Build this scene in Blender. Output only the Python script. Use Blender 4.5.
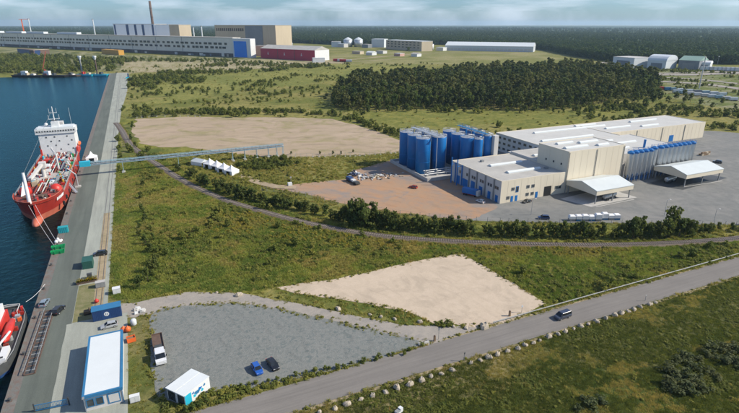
import bpy, math, random
import numpy as np
from mathutils import Vector, Matrix

# ------------------------------------------------------------------ camera, sky, sun, exposure
scene = bpy.context.scene
for o in list(bpy.data.objects): bpy.data.objects.remove(o)
R = math.radians
PW, PH, FPX, HORY, CAMH = 739.0, 413.0, 507.0, 23.5, 75.0
PITCH = math.atan((PH/2-HORY)/FPX)
AZ = -0.4249222112743997                      # the quay runs this far left of the view direction
CX, CY = 34.384, -107.272                     # camera above the quay frame: x = inland from the quay edge, y = along the quay
cam_d = bpy.data.cameras.new('camera'); cam = bpy.data.objects.new('camera', cam_d)
scene.collection.objects.link(cam); scene.camera = cam
cam_d.sensor_width = 36.0; cam_d.lens = 36.0*FPX/PW; cam_d.clip_end = 80000; cam_d.clip_start = 0.5
cam.location = (CX, CY, CAMH); cam.rotation_euler = (R(90)-PITCH, 0, AZ)

def G(px, py, z=0.0):
    """photo pixel -> point on the level plane at height z, in metres"""
    u = (px-PW/2)/FPX; v = (PH/2-py)/FPX; c, s = math.cos(PITCH), math.sin(PITCH)
    dx, dy, dz = u, c+v*s, -s+v*c
    t = (z-CAMH)/dz; dx *= t; dy *= t
    return (CX + dx*math.cos(AZ) - dy*math.sin(AZ), CY + dx*math.sin(AZ) + dy*math.cos(AZ))

SUN_EL = R(37.0)
sunv = Vector((0.905, -0.426, 0)).normalized()  # horizontal direction towards the sun
world = bpy.data.worlds.new('World'); scene.world = world; world.use_nodes = True
wn, wl = world.node_tree.nodes, world.node_tree.links
wn.clear()
sky = wn.new('ShaderNodeTexSky'); sky.sky_type = 'NISHITA'; sky.sun_disc = False
sky.sun_elevation = SUN_EL; sky.sun_rotation = math.atan2(sunv.x, sunv.y)
sky.air_density = 1.0; sky.dust_density = 0.7; sky.ozone_density = 1.6; sky.altitude = 60
tc = wn.new('ShaderNodeTexCoord'); sp = wn.new('ShaderNodeSeparateXYZ'); wl.new(tc.outputs['Generated'], sp.inputs[0])
zc = wn.new('ShaderNodeMath'); zc.operation = 'MAXIMUM'; zc.inputs[1].default_value = 0.02; wl.new(sp.outputs['Z'], zc.inputs[0])
za = wn.new('ShaderNodeMath'); za.operation = 'ADD'; za.inputs[1].default_value = 0.12; wl.new(zc.outputs[0], za.inputs[0])
dv = wn.new('ShaderNodeVectorMath'); dv.operation = 'DIVIDE'; wl.new(tc.outputs['Generated'], dv.inputs[0])
cb = wn.new('ShaderNodeCombineXYZ'); [wl.new(za.outputs[0], cb.inputs[i]) for i in range(3)]; wl.new(cb.outputs[0], dv.inputs[1])
cn = wn.new('ShaderNodeTexNoise'); cn.inputs['Scale'].default_value = 1.25; cn.inputs['Detail'].default_value = 8; cn.inputs['Roughness'].default_value = 0.52
wl.new(dv.outputs[0], cn.inputs['Vector'])
cr = wn.new('ShaderNodeValToRGB'); cr.color_ramp.elements[0].position = 0.40; cr.color_ramp.elements[1].position = 0.68
cr.color_ramp.elements[0].color = (0, 0, 0, 1); cr.color_ramp.elements[1].color = (0.55, 0.55, 0.55, 1); wl.new(cn.outputs['Fac'], cr.inputs[0])
tint = wn.new('ShaderNodeMix'); tint.data_type = 'RGBA'; tint.blend_type = 'MULTIPLY'; tint.inputs[0].default_value = 1.0
wl.new(sky.outputs[0], tint.inputs[6]); tint.inputs[7].default_value = (0.56, 0.83, 1.22, 1)
mx = wn.new('ShaderNodeMix'); mx.data_type = 'RGBA'; wl.new(cr.outputs[0], mx.inputs[0]); wl.new(tint.outputs[2], mx.inputs[6])
mx.inputs[7].default_value = (8.2, 9.1, 10.4, 1)
bg = wn.new('ShaderNodeBackground'); bg.inputs['Strength'].default_value = 0.085; wl.new(mx.outputs[2], bg.inputs[0])
wo = wn.new('ShaderNodeOutputWorld'); wl.new(bg.outputs[0], wo.inputs['Surface'])

sd = bpy.data.lights.new('sun', 'SUN'); sd.energy = 4.9; sd.angle = R(0.6); sd.color = (1.0, 0.91, 0.77)
so = bpy.data.objects.new('sun', sd); scene.collection.objects.link(so)
sdir = Vector((sunv.x*math.cos(SUN_EL), sunv.y*math.cos(SUN_EL), math.sin(SUN_EL)))
so.rotation_euler = sdir.to_track_quat('Z', 'Y').to_euler(); so.location = (100, 0, 300)
vs = scene.view_settings; vs.view_transform = 'Standard'; vs.look = 'None'; vs.exposure = 0.42; vs.gamma = 1.0; vs.use_curve_mapping = False
scene.render.engine = 'CYCLES'
scene.cycles.volume_bounces = 0; scene.cycles.max_bounces = 5
random.seed(7); rng = np.random.default_rng(11)
col = scene.collection

# ------------------------------------------------------------------ helpers
class MB:
    """collects shapes; build() links them as ONE mesh object"""
    def __init__(s): s.v = []; s.f = []; s.m = []; s.cur = 0
    def face(s, pts):
        n = len(s.v); s.v += [tuple(p) for p in pts]; s.f.append(tuple(range(n, n+len(pts)))); s.m.append(s.cur); return s
    def box(s, x0, y0, z0, x1, y1, z1):
        n = len(s.v)
        s.v += [(x0,y0,z0),(x1,y0,z0),(x1,y1,z0),(x0,y1,z0),(x0,y0,z1),(x1,y0,z1),(x1,y1,z1),(x0,y1,z1)]
        for q in ((3,2,1,0),(4,5,6,7),(0,1,5,4),(1,2,6,5),(2,3,7,6),(3,0,4,7)): s.f.append(tuple(n+i for i in q)); s.m.append(s.cur)
        return s
    def prism(s, pts, z0, z1):
        n = len(s.v); k = len(pts)
        s.v += [(p[0],p[1],z0) for p in pts]+[(p[0],p[1],z1) for p in pts]
        s.f.append(tuple(range(n+k-1, n-1, -1))); s.f.append(tuple(range(n+k, n+2*k))); s.m += [s.cur]*2
        for i in range(k):
            j = (i+1) % k; s.f.append((n+i, n+j, n+k+j, n+k+i)); s.m.append(s.cur)
        return s
    def loft(s, rings, cap=True, closed=True):
        n = len(s.v); k = len(rings[0])
        for r in rings: s.v += [tuple(p) for p in r]
        for a in range(len(rings)-1):
            for i in range(k if closed else k-1):
                j = (i+1) % k; s.f.append((n+a*k+i, n+a*k+j, n+(a+1)*k+j, n+(a+1)*k+i)); s.m.append(s.cur)
        if cap:
            s.f.append(tuple(range(n+k-1, n-1, -1))); b = n+(len(rings)-1)*k; s.f.append(tuple(range(b, b+k))); s.m += [s.cur]*2
        return s
    def tube(s, p, q, r, r2=None, n=8):
        p, q = Vector(p), Vector(q); d = (q-p)
        if d.length < 1e-6: return s
        d.normalize(); a = d.orthogonal().normalized(); b = d.cross(a); r2 = r if r2 is None else r2
        rg = [[c + a*rr*math.cos(2*math.pi*i/n) + b*rr*math.sin(2*math.pi*i/n) for i in range(n)] for c, rr in ((p, r), (q, r2))]
        return s.loft(rg)
    def path(s, pts, r, n=6):
        for a, b in zip(pts[:-1], pts[1:]): s.tube(a, b, r, n=n)
        return s
    def lathe(s, cx, cy, prof, n=20):
        return s.loft([[(cx+r*math.cos(2*math.pi*i/n), cy+r*math.sin(2*math.pi*i/n), z) for i in range(n)] for r, z in prof])
    def bar(s, p, q, w, h):
        """box beam from p to q, w wide (level), h high, centred"""
        p, q = Vector(p), Vector(q); d = (q-p).normalized(); a = d.cross(Vector((0,0,1)))
        if a.length < 1e-4: a = Vector((1,0,0))
        a.normalize(); b = a.cross(d)
        rg = [[c - a*w/2 - b*h/2, c + a*w/2 - b*h/2, c + a*w/2 + b*h/2, c - a*w/2 + b*h/2] for c in (p, q)]
        return s.loft(rg)
    def mesh(s, name, mats, smooth=False):
        me = bpy.data.meshes.new(name); me.from_pydata(s.v, [], s.f)
        for m in (mats if isinstance(mats, (list, tuple)) else [mats]): me.materials.append(m)
        if isinstance(mats, (list, tuple)): me.polygons.foreach_set('material_index', s.m)
        if smooth: me.polygons.foreach_set('use_smooth', [True]*len(me.polygons)); 
        me.update(); return me
    def build(s, name, mats, parent=None, smooth=False):
        return place(name, s.mesh(name, mats, smooth), parent)

def place(name, data, parent=None, loc=(0,0,0), rz=0, sc=None):
    o = bpy.data.objects.new(name, data); col.objects.link(o)
    o.location = loc; o.rotation_euler = (0, 0, rz)
    if sc is not None: o.scale = sc if isinstance(sc, (tuple, list)) else (sc, sc, sc)
    if parent is not None: o.parent = parent
    return o
def tag(o, label, cat, group=None):
    o['label'] = label; o['category'] = cat
    if group: o['group'] = group
    return o
def thing(name, label, cat, loc=(0,0,0), rz=0, group=None):
    return tag(place(name, None, None, loc, rz), label, cat, group)
def struct(o): o['kind'] = 'structure'; return o
def stuff(o): o['kind'] = 'stuff'; return o
ORD = ['first','second','third','fourth','fifth','sixth','seventh','eighth','ninth','tenth','eleventh','twelfth','thirteenth','fourteenth',
 'fifteenth','sixteenth','seventeenth','eighteenth','nineteenth','twentieth']
ORD += ['twenty-'+w for w in ORD[:9]] + ['thirtieth'] + ['thirty-'+w for w in ORD[:9]] + ['fortieth']

# ------------------------------------------------------------------ materials
def new_mat(name):
    m = bpy.data.materials.new(name); m.use_nodes = True; nt = m.node_tree
    return m, nt, nt.nodes['Principled BSDF']
def noise_fac(nt, scale, detail=4, rough=0.6, lo=0.3, hi=0.7, vec=None, dist=0.0):
    n = nt.nodes.new('ShaderNodeTexNoise'); n.inputs['Scale'].default_value = scale; n.inputs['Detail'].default_value = detail
    n.inputs['Roughness'].default_value = rough; n.inputs['Distortion'].default_value = dist
    if vec is None:
        g = nt.nodes.new('ShaderNodeNewGeometry'); vec = g.outputs['Position']
    nt.links.new(vec, n.inputs['Vector'])
    r = nt.nodes.new('ShaderNodeMapRange'); r.inputs[1].default_value = lo; r.inputs[2].default_value = hi
    nt.links.new(n.outputs['Fac'], r.inputs[0]); return r.outputs[0]
def mixc(nt, fac, a, b, mode='MIX'):
    n = nt.nodes.new('ShaderNodeMix'); n.data_type = 'RGBA'; n.blend_type = mode
    for sock, val in ((0, fac), (6, a), (7, b)):
        if isinstance(val, (int, float)): n.inputs[sock].default_value = val
        elif isinstance(val, tuple): n.inputs[sock].default_value = (*val, 1)
        else: nt.links.new(val, n.inputs[sock])
    return n.outputs[2]
def scl(c, k): return tuple(min(1.0, x*k) for x in c)
def mat(name, c, rough=0.7, var=0.18, scale=0.6, metal=0.0, bump=0.0, bscale=8.0, spec=0.4, c2=None, streak=False):
    """paint / concrete / metal with cloudy wear"""
    m, nt, b = new_mat(name)
    vec = None
    if streak:
        g = nt.nodes.new('ShaderNodeNewGeometry'); mp = nt.nodes.new('ShaderNodeMapping'); mp.inputs['Scale'].default_value = (1, 1, 0.15)
        nt.links.new(g.outputs['Position'], mp.inputs[0]); vec = mp.outputs[0]
    f1 = noise_fac(nt, scale, 6, 0.65, vec=vec); f2 = noise_fac(nt, scale*7, 3, 0.6, vec=vec)
    base = mixc(nt, f1, scl(c, 1-var), c2 or scl(c, 1+var*0.5)); base = mixc(nt, f2, base, mixc(nt, 0.5, base, scl(c, 1-var)))
    nt.links.new(base, b.inputs['Base Color'])
    b.inputs['Roughness'].default_value = rough; b.inputs['Metallic'].default_value = metal; b.inputs['Specular IOR Level'].default_value = spec
    if bump:
        bp = nt.nodes.new('ShaderNodeBump'); bp.inputs['Distance'].default_value = bump
        nt.links.new(noise_fac(nt, bscale, 5, 0.6, 0, 1), bp.inputs['Height']); nt.links.new(bp.outputs[0], b.inputs['Normal'])
    return m
def ground_mat(name, c, c2, c3, s1, s2, s3, rough=0.95, bump=0.03, bs=2.0, streak=None, lo=0.35, hi=0.65, c4=None, s4=0.02, tyre=0.0, tscale=0.05):
    m, nt, b = new_mat(name); vec = None
    if streak:
        g = nt.nodes.new('ShaderNodeNewGeometry'); mp = nt.nodes.new('ShaderNodeMapping'); mp.inputs['Scale'].default_value = streak
        nt.links.new(g.outputs['Position'], mp.inputs[0]); vec = mp.outputs[0]
    x = mixc(nt, noise_fac(nt, s1, 5, 0.6, lo, hi, dist=0.6), c, c2)
    x = mixc(nt, noise_fac(nt, s2, 5, 0.65, lo+0.05, hi+0.1, vec=vec, dist=0.4), x, c3)
    if c4: x = mixc(nt, noise_fac(nt, s4, 5, 0.65, 0.5, 0.66, dist=1.0), x, c4)
    if tyre:  # curved wheel tracks left by turning vehicles
        g2 = nt.nodes.new('ShaderNodeNewGeometry'); wv = nt.nodes.new('ShaderNodeTexWave'); wv.wave_type = 'RINGS'; wv.rings_direction = 'Z'
        wv.inputs['Scale'].default_value = tscale; wv.inputs['Distortion'].default_value = 14.0; wv.inputs['Detail'].default_value = 3.0; wv.inputs['Detail Scale'].default_value = 0.6
        nt.links.new(g2.outputs['Position'], wv.inputs['Vector']); r2 = nt.nodes.new('ShaderNodeMapRange'); r2.inputs[1].default_value = 0.72; r2.inputs[2].default_value = 1.0; r2.inputs[4].default_value = tyre
        nt.links.new(wv.outputs['Fac'], r2.inputs[0]); mm = nt.nodes.new('ShaderNodeMath'); mm.operation = 'MULTIPLY'; nt.links.new(r2.outputs[0], mm.inputs[0]); nt.links.new(noise_fac(nt, 0.11, 3, 0.6, 0.42, 0.6), mm.inputs[1])
        x = mixc(nt, mm.outputs[0], x, mixc(nt, 1.0, x, (0.62,0.62,0.63), 'MULTIPLY'))
    f = noise_fac(nt, s3, 3, 0.7, 0.25, 0.75)
    x = mixc(nt, f, mixc(nt, 1.0, x, (0.82,0.82,0.82), 'MULTIPLY'), mixc(nt, 1.0, x, (1.14,1.14,1.14), 'MULTIPLY'))
    nt.links.new(x, b.inputs['Base Color']); b.inputs['Roughness'].default_value = rough; b.inputs['Specular IOR Level'].default_value = 0.2
    bp = nt.nodes.new('ShaderNodeBump'); bp.inputs['Distance'].default_value = bump
    nt.links.new(noise_fac(nt, bs, 5, 0.65, 0, 1), bp.inputs['Height']); nt.links.new(bp.outputs[0], b.inputs['Normal'])
    return m
def glass_mat(name, c=(0.02,0.03,0.035), rough=0.12):
    m, nt, b = new_mat(name)
    nt.links.new(mixc(nt, noise_fac(nt, 0.7, 2, 0.5), scl(c, 0.6), scl(c, 1.5)), b.inputs['Base Color'])
    b.inputs['Roughness'].default_value = rough; b.inputs['Specular IOR Level'].default_value = 0.6; return m
def leaf_mat(name, c, c2, c3=None, trans=True):
    m, nt, b = new_mat(name)
    oi = nt.nodes.new('ShaderNodeObjectInfo')
    x = mixc(nt, oi.outputs['Random'], c, c2)
    if c3: x = mixc(nt, noise_fac(nt, 0.03, 3, 0.6, 0.42, 0.62), x, c3)
    x = mixc(nt, noise_fac(nt, 0.9, 3, 0.6, 0.25, 0.75), mixc(nt, 1.0, x, (0.62,0.66,0.66), 'MULTIPLY'), mixc(nt, 1.0, x, (1.35,1.3,1.2), 'MULTIPLY'))
    nt.links.new(x, b.inputs['Base Color']); b.inputs['Roughness'].default_value = 0.75; b.inputs['Specular IOR Level'].default_value = 0.15
    if trans:
        tr = nt.nodes.new('ShaderNodeBsdfTranslucent'); nt.links.new(mixc(nt, 1.0, x, (1.25,1.3,0.8), 'MULTIPLY'), tr.inputs['Color'])
        ms = nt.nodes.new('ShaderNodeMixShader'); ms.inputs[0].default_value = 0.38; nt.links.new(b.outputs[0], ms.inputs[1]); nt.links.new(tr.outputs[0], ms.inputs[2])
        nt.links.new(ms.outputs[0], nt.nodes['Material Output'].inputs['Surface'])
    return m

M = {}
M['asphalt'] = ground_mat('road_asphalt', (0.178,0.165,0.15), (0.205,0.19,0.172), (0.148,0.138,0.126), 0.08, 1.1, 9.0, bump=0.01, streak=(0.03,1.0,1.0))
M['quay_asphalt'] = ground_mat('quay_asphalt', (0.108,0.123,0.106), (0.130,0.146,0.126), (0.084,0.096,0.085), 0.05, 0.35, 6.0, bump=0.01, streak=(1.0,0.06,1.0))
M['quay_concrete'] = ground_mat('quay_concrete', (0.285,0.30,0.26), (0.32,0.335,0.285), (0.225,0.235,0.205), 0.06, 0.5, 6.0, bump=0.01, streak=(1.0,0.08,1.0))
M['rusty_concrete'] = ground_mat('rust_stained_concrete', (0.17,0.165,0.15), (0.13,0.14,0.13), (0.16,0.10,0.08), 0.15, 0.6, 5.0, bump=0.02)
M['gravel'] = ground_mat('grey_gravel', (0.185,0.192,0.178), (0.162,0.172,0.161), (0.215,0.220,0.204), 0.07, 1.3, 6.0, bump=0.10, bs=4.0, c4=(0.118,0.140,0.136), s4=0.9, tyre=0.3, tscale=0.10)
M['sand'] = ground_mat('pale_sand', (0.47,0.385,0.29), (0.445,0.365,0.275), (0.50,0.41,0.315), 0.05, 0.4, 5.0, bump=0.02, c4=(0.40,0.33,0.25), s4=0.12, tyre=0.2, tscale=0.08)
M['sandplot'] = ground_mat('levelled_sandy_soil', (0.345,0.265,0.185), (0.385,0.30,0.215), (0.29,0.235,0.15), 0.02, 0.12, 1.5, bump=0.05, c4=(0.255,0.22,0.11), s4=0.045, streak=(0.25,1.0,1.0), tyre=0.5, tscale=0.018)
M['yard'] = ground_mat('yard_asphalt', (0.165,0.168,0.158), (0.20,0.20,0.187), (0.138,0.143,0.138), 0.04, 0.3, 4.0, bump=0.01, c4=(0.215,0.21,0.195), s4=0.06, tyre=0.18, tscale=0.05)
M['redyard'] = ground_mat('reddish_dirt_yard', (0.335,0.225,0.145), (0.28,0.205,0.15), (0.38,0.215,0.115), 0.04, 0.16, 3.0, bump=0.03, c4=(0.235,0.20,0.175), s4=0.05, tyre=0.3, tscale=0.05)
M['path'] = ground_mat('worn_gravel_path', (0.285,0.26,0.225), (0.23,0.215,0.195), (0.33,0.295,0.25), 0.1, 0.5, 4.0, bump=0.03)
M['dirt'] = ground_mat('dry_dirt', (0.30,0.24,0.15), (0.22,0.185,0.105), (0.36,0.29,0.19), 0.1, 0.5, 3.0, bump=0.04)
M['ballast'] = ground_mat('rail_ballast', (0.135,0.105,0.08), (0.175,0.14,0.11), (0.095,0.078,0.06), 0.3, 1.2, 8.0, bump=0.06, bs=6.0)
M['weedy'] = ground_mat('weedy_flat', (0.17,0.165,0.075), (0.12,0.13,0.05), (0.24,0.21,0.12), 0.08, 0.5, 3.0, bump=0.05)
M['concrete'] = mat('pale_concrete', (0.42,0.41,0.385), 0.9, 0.2, 0.5, bump=0.01)
M['white'] = mat('white_paint', (0.62,0.635,0.63), 0.5, 0.10, 0.4)
M['white_roof'] = mat('white_sheet_roof', (0.60,0.635,0.635), 0.45, 0.06, 0.25)
M['tent'] = mat('white_canvas', (0.74,0.74,0.73), 0.7, 0.05, 0.5)
M['cream'] = mat('cream_cladding', (0.66,0.59,0.455), 0.65, 0.07, 0.15, streak=True)
M['offwhite'] = mat('off_white_render', (0.52,0.51,0.485), 0.7, 0.10, 0.2, streak=True)
M['greyroof'] = mat('grey_bitumen_roof', (0.40,0.39,0.36), 0.9, 0.2, 0.12, c2=(0.455,0.44,0.405))
M['roofdark'] = mat('blue_grey_sheet_roof', (0.47,0.465,0.435), 0.7, 0.12, 0.15)
M['canopyroof'] = mat('pale_sheet_canopy', (0.56,0.60,0.59), 0.45, 0.08, 0.2)
M['blue'] = mat('cobalt_blue_paint', (0.008,0.15,0.43), 0.42, 0.22, 0.35, streak=True)
M['bluedark'] = mat('dark_blue_paint', (0.015,0.05,0.15), 0.5, 0.2, 0.6)
M['bluemid'] = mat('mid_blue_trim', (0.03,0.16,0.32), 0.45, 0.15, 0.6)
M['doorblue'] = mat('bright_blue_door', (0.01,0.20,0.70), 0.5, 0.1, 0.05)
M['teal'] = mat('teal_paint', (0.02,0.30,0.34), 0.5, 0.2, 0.6)
M['cyan'] = mat('bright_cyan_print', (0.02,0.38,0.52), 0.5, 0.1, 0.6)
M['gallery'] = mat('blue_grey_gallery_steel', (0.26,0.38,0.43), 0.5, 0.15, 0.4)
M['sleeper'] = mat('weathered_sleepers', (0.235,0.21,0.185), 0.9, 0.3, 1.0)
M['steel'] = mat('galvanised_steel', (0.50,0.52,0.53), 0.38, 0.15, 0.8, metal=0.55, streak=True)
M['guard'] = mat('weathered_guard_rail', (0.33,0.34,0.33), 0.7, 0.2, 0.8)
M['rail'] = mat('worn_rail_steel', (0.26,0.22,0.20), 0.4, 0.2, 1.0, metal=0.6)
M['darksteel'] = mat('dark_steel', (0.06,0.065,0.065), 0.6, 0.25, 1.0)
M['greysteel'] = mat('grey_steel', (0.24,0.25,0.25), 0.6, 0.2, 1.0)
M['red'] = mat('red_hull_paint', (0.33,0.030,0.020), 0.45, 0.22, 0.3, streak=True)
M['redlite'] = mat('faded_antifouling', (0.46,0.125,0.075), 0.6, 0.2, 0.4, streak=True)
M['reddeck'] = mat('red_deck_paint', (0.24,0.045,0.03), 0.7, 0.35, 0.5)
M['orange'] = mat('orange_paint', (0.68,0.13,0.03), 0.5, 0.15, 0.6)
M['redbright'] = mat('bright_red_paint', (0.50,0.035,0.025), 0.45, 0.15, 0.6)
M['maroon'] = mat('crimson_cladding', (0.40,0.014,0.045), 0.55, 0.12, 0.08)
M['green'] = mat('green_paint', (0.01,0.30,0.10), 0.45, 0.2, 0.6)
M['darkgreen'] = mat('dark_green_paint', (0.02,0.09,0.07), 0.5, 0.2, 0.6)
M['yellow'] = mat('yellow_flowers', (0.75,0.60,0.03), 0.8, 0.3, 3.0)
M['yellowp'] = mat('yellow_ochre_paint', (0.50,0.27,0.04), 0.6, 0.2, 0.6)
M['wood'] = mat('weathered_timber', (0.22,0.15,0.09), 0.8, 0.3, 2.0)
M['rust'] = mat('rusty_steel', (0.13,0.085,0.065), 0.8, 0.35, 1.5)
M['rubber'] = mat('black_rubber', (0.012,0.012,0.013), 0.8, 0.2, 2.0)
M['boulder'] = ground_mat('pale_boulder', (0.38,0.32,0.24), (0.27,0.245,0.20), (0.45,0.39,0.305), 0.35, 1.3, 6.0, bump=0.08, bs=3.0)
M['window'] = glass_mat('window_glass', (0.035,0.045,0.05))
M['carglass'] = glass_mat('car_glass', (0.012,0.015,0.018), 0.06)
M['panel_grey'] = mat('grey_concrete_panels', (0.70,0.66,0.56), 0.85, 0.1, 0.03, c2=(0.76,0.71,0.61))
M['panel_band'] = mat('dark_brown_plinth', (0.12,0.10,0.085), 0.8, 0.5, 0.05)
M['blockwhite'] = mat('bright_block_panels', (0.80,0.83,0.86), 0.6, 0.06, 0.03)
M['tan'] = mat('tan_concrete_panels', (0.46,0.39,0.28), 0.85, 0.15, 0.04, streak=True)
M['pink'] = mat('faded_pink_panels', (0.48,0.30,0.25), 0.8, 0.2, 0.05)
M['blockgrey'] = mat('blue_grey_panels', (0.20,0.22,0.24), 0.7, 0.2, 0.05)
M['farwhite'] = mat('far_white_cladding', (0.54,0.58,0.60), 0.5, 0.08, 0.03)
M['fargreen'] = mat('pale_green_roof', (0.22,0.33,0.27), 0.6, 0.15, 0.05)
M['bark'] = mat('tree_bark', (0.085,0.062,0.045), 0.9, 0.3, 1.5)
M['pine'] = leaf_mat('pine_needles', (0.046,0.074,0.030), (0.095,0.112,0.040), (0.14,0.145,0.052))
M['leaf'] = leaf_mat('broad_leaves', (0.080,0.115,0.030), (0.115,0.14,0.038))
M['hedge'] = leaf_mat('hedge_leaves', (0.066,0.094,0.026), (0.115,0.13,0.036))
M['shrub'] = leaf_mat('shrub_leaves', (0.11,0.14,0.034), (0.175,0.185,0.048), (0.145,0.165,0.036))
M['greyshrub'] = leaf_mat('grey_shrub_leaves', (0.085,0.105,0.048), (0.115,0.125,0.056))
M['weed'] = leaf_mat('weed_leaves', (0.19,0.205,0.046), (0.27,0.255,0.07), (0.225,0.22,0.052))
M['tallgrass'] = leaf_mat('tall_meadow_grass', (0.22,0.26,0.055), (0.33,0.32,0.085), (0.26,0.285,0.062))
M['meadowgreen'] = leaf_mat('green_meadow_grass', (0.13,0.19,0.042), (0.20,0.24,0.058), (0.16,0.215,0.046))
M['fieldgrass'] = leaf_mat('field_grass_blades', (0.085,0.115,0.028), (0.14,0.15,0.042), (0.11,0.13,0.034))
M['drygrass'] = leaf_mat('dry_grass', (0.34,0.285,0.10), (0.27,0.25,0.08), (0.38,0.30,0.105))
M['flower'] = leaf_mat('yellow_weed_flowers', (0.30,0.25,0.035), (0.24,0.215,0.05))
M['farpine'] = leaf_mat('far_forest_needles', (0.040,0.078,0.034), (0.060,0.095,0.040), (0.085,0.120,0.046))

def car_paint(name, c):
    m, nt, b = new_mat(name)
    nt.links.new(mixc(nt, noise_fac(nt, 3.0, 3), scl(c, 0.85), c), b.inputs['Base Color'])
    b.inputs['Roughness'].default_value = 0.28; b.inputs['Metallic'].default_value = 0.15; b.inputs['Coat Weight'].default_value = 0.6; return m
# ------------------------------------------------------------------ ground, water, quay, roads
def vnoise(x, y, scale, seed):
    r = np.random.default_rng(seed); n = 128; tab = r.random((n, n))
    u, v = x/scale, y/scale; i, j = np.floor(u).astype(int), np.floor(v).astype(int); fu, fv = u-i, v-j
    fu, fv = fu*fu*(3-2*fu), fv*fv*(3-2*fv); a = lambda p, q: tab[p % n, q % n]
    return (a(i,j)*(1-fu)+a(i+1,j)*fu)*(1-fv)+(a(i,j+1)*(1-fu)+a(i+1,j+1)*fu)*fv
def fnoise(x, y, scale, seed):
    return 0.5*vnoise(x,y,scale,seed)+0.3*vnoise(x,y,scale*0.43,seed+1)+0.2*vnoise(x,y,scale*0.19,seed+2)
def inpoly(x, y, poly):
    r = np.zeros(x.shape, bool); k = len(poly)
    for a in range(k):
        (x0, y0), (x1, y1) = poly[a], poly[(a+1) % k]
        if y0 == y1: continue
        c = ((y0 > y) != (y1 > y)) & (x < (x1-x0)*(y-y0)/(y1-y0)+x0); r ^= c
    return r
def px(*pts): return [G(a, b) for a, b in pts]
def smooth_line(pts, step=3.0):
    out = []; P = [pts[0]]+list(pts)+[pts[-1]]
    for i in range(1, len(P)-2):
        p0, p1, p2, p3 = [np.array(q, float) for q in P[i-1:i+3]]; n = max(2, int(np.linalg.norm(p2-p1)/step))
        for t in np.arange(n)/n:
            out.append(tuple(0.5*((2*p1)+(-p0+p2)*t+(2*p0-5*p1+4*p2-p3)*t*t+(-p0+3*p1-3*p2+p3)*t**3)))
    out.append(tuple(pts[-1])); return out
def offset(line, d):
    out = []
    for i, p in enumerate(line):
        a = np.array(line[max(0,i-1)]); b = np.array(line[min(len(line)-1,i+1)]); t = b-a; t = t/np.linalg.norm(t)
        out.append((p[0]+t[1]*d, p[1]-t[0]*d))
    return out

LOT = px((150,330),(150,316),(160,310),(185,305.5),(232,302.5),(262,306),(300,313.5),(360,327),(400,336),(428,343),(385,358),(345,367),(300,377.5),(272,383.5),(250,388),(232,387),(210,392),(178,404),(158,398),(153,365))
SANDLOT = px((277,288),(300,284),(335,279),(365,272.5),(410,262),(440,256.5),(462,254),(505,278),(547,304),(520,317),(492,327),(470,327),(455,324),(436,325),(412,313),(398,309),(360,303),(330,298),(300,294))
ACCESS = px((108,306),(135,303),(160,297),(190,292),(240,293),(262,297),(320,308),(400,325),(440,326),(495,325),(520,322),(500,331),(455,344.5),(430,350),(428,343),(400,336),(360,327.5),(300,314),(262,307),(232,303.5),(185,306),(160,311),(135,318),(112,318))
YARD = px((430,218),(470,220.5),(540,222.5),(600,223),(680,224),(739,225),(800,226),(860,190),(860,150),(790,138),(715,131),(640,130),(500,150),(446,185),(447,204))
REDYARD = px((240,179),(262,184),(290,185),(318,182),(345,179),(352,171),(392,160),(452,166),(470,190),(499,207),(470,220),(440,217.5),(400,213.5),(370,209),(345,204.5),(318,197),(300,193),(270,189))
SANDPLOT = px((136,119),(180,117),(225,117.5),(290,117.5),(332,119),(365,128),(402,141),(402,151),(372,154.5),(345,155.5),(300,157),(262,157),(215,152),(185,147),(160,147),(140,143),(133,133))
RW = smooth_line([(16.2, 345.0)]+px((122,131),(130,144.5),(143,155),(160,166.5),(180,179),(200,189.5),(225,200),(250,208),(300,221.5),(360,233),(420,239.5),(500,243.5),(560,245),(620,245),(680,243),(739,238.5),(830,228)), 3.0)
RWPOLY = offset(RW, 2.6)+offset(RW, -2.6)[::-1]
QL = G(109,73.6)[1]+2
QUAY = [(0,-70),(18.6,-70),(18.6,330),(20,420),(25,560),(26,QL),(0,QL)]
ROAD = [(-4,-24.7),(620,-24.7),(620,-16.2),(-4,-16.2)]
PLAZA = [(9,-12),(23.7,-12),(23.7,31),(9,31)]
BARE = [LOT, SANDLOT, ACCESS, YARD, REDYARD, SANDPLOT, RWPOLY, QUAY, ROAD, PLAZA]
FARROADS = [  # sandy tracks and yards beyond the meadow
 (px((133,72),(200,71),(262,68),(330,63),(405,58.5)), 7.0), (px((127,66),(180,66.5),(245,64.5),(300,63),(330,61)), 9.0), (px((330,62),(390,56),(440,53),(520,54)), 10.0),
 (px((236,172),(250,180),(275,187),(296,188)), 5.0), (px((576,71),(600,64),(611,63),(640,73),(739,71)), 14.0), (px((640,77),(690,79),(739,84)), 12.0),(px((690,92),(739,101)), 9.0),(px((660,88),(690,92)), 9.0), (px((600,70),(650,74.5),(700,74.5),(760,72)), 24.0), (px((640,81),(700,84),(760,92)), 16.0), (px((560,66),(580,70),(600,66)), 12.0)]

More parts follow.
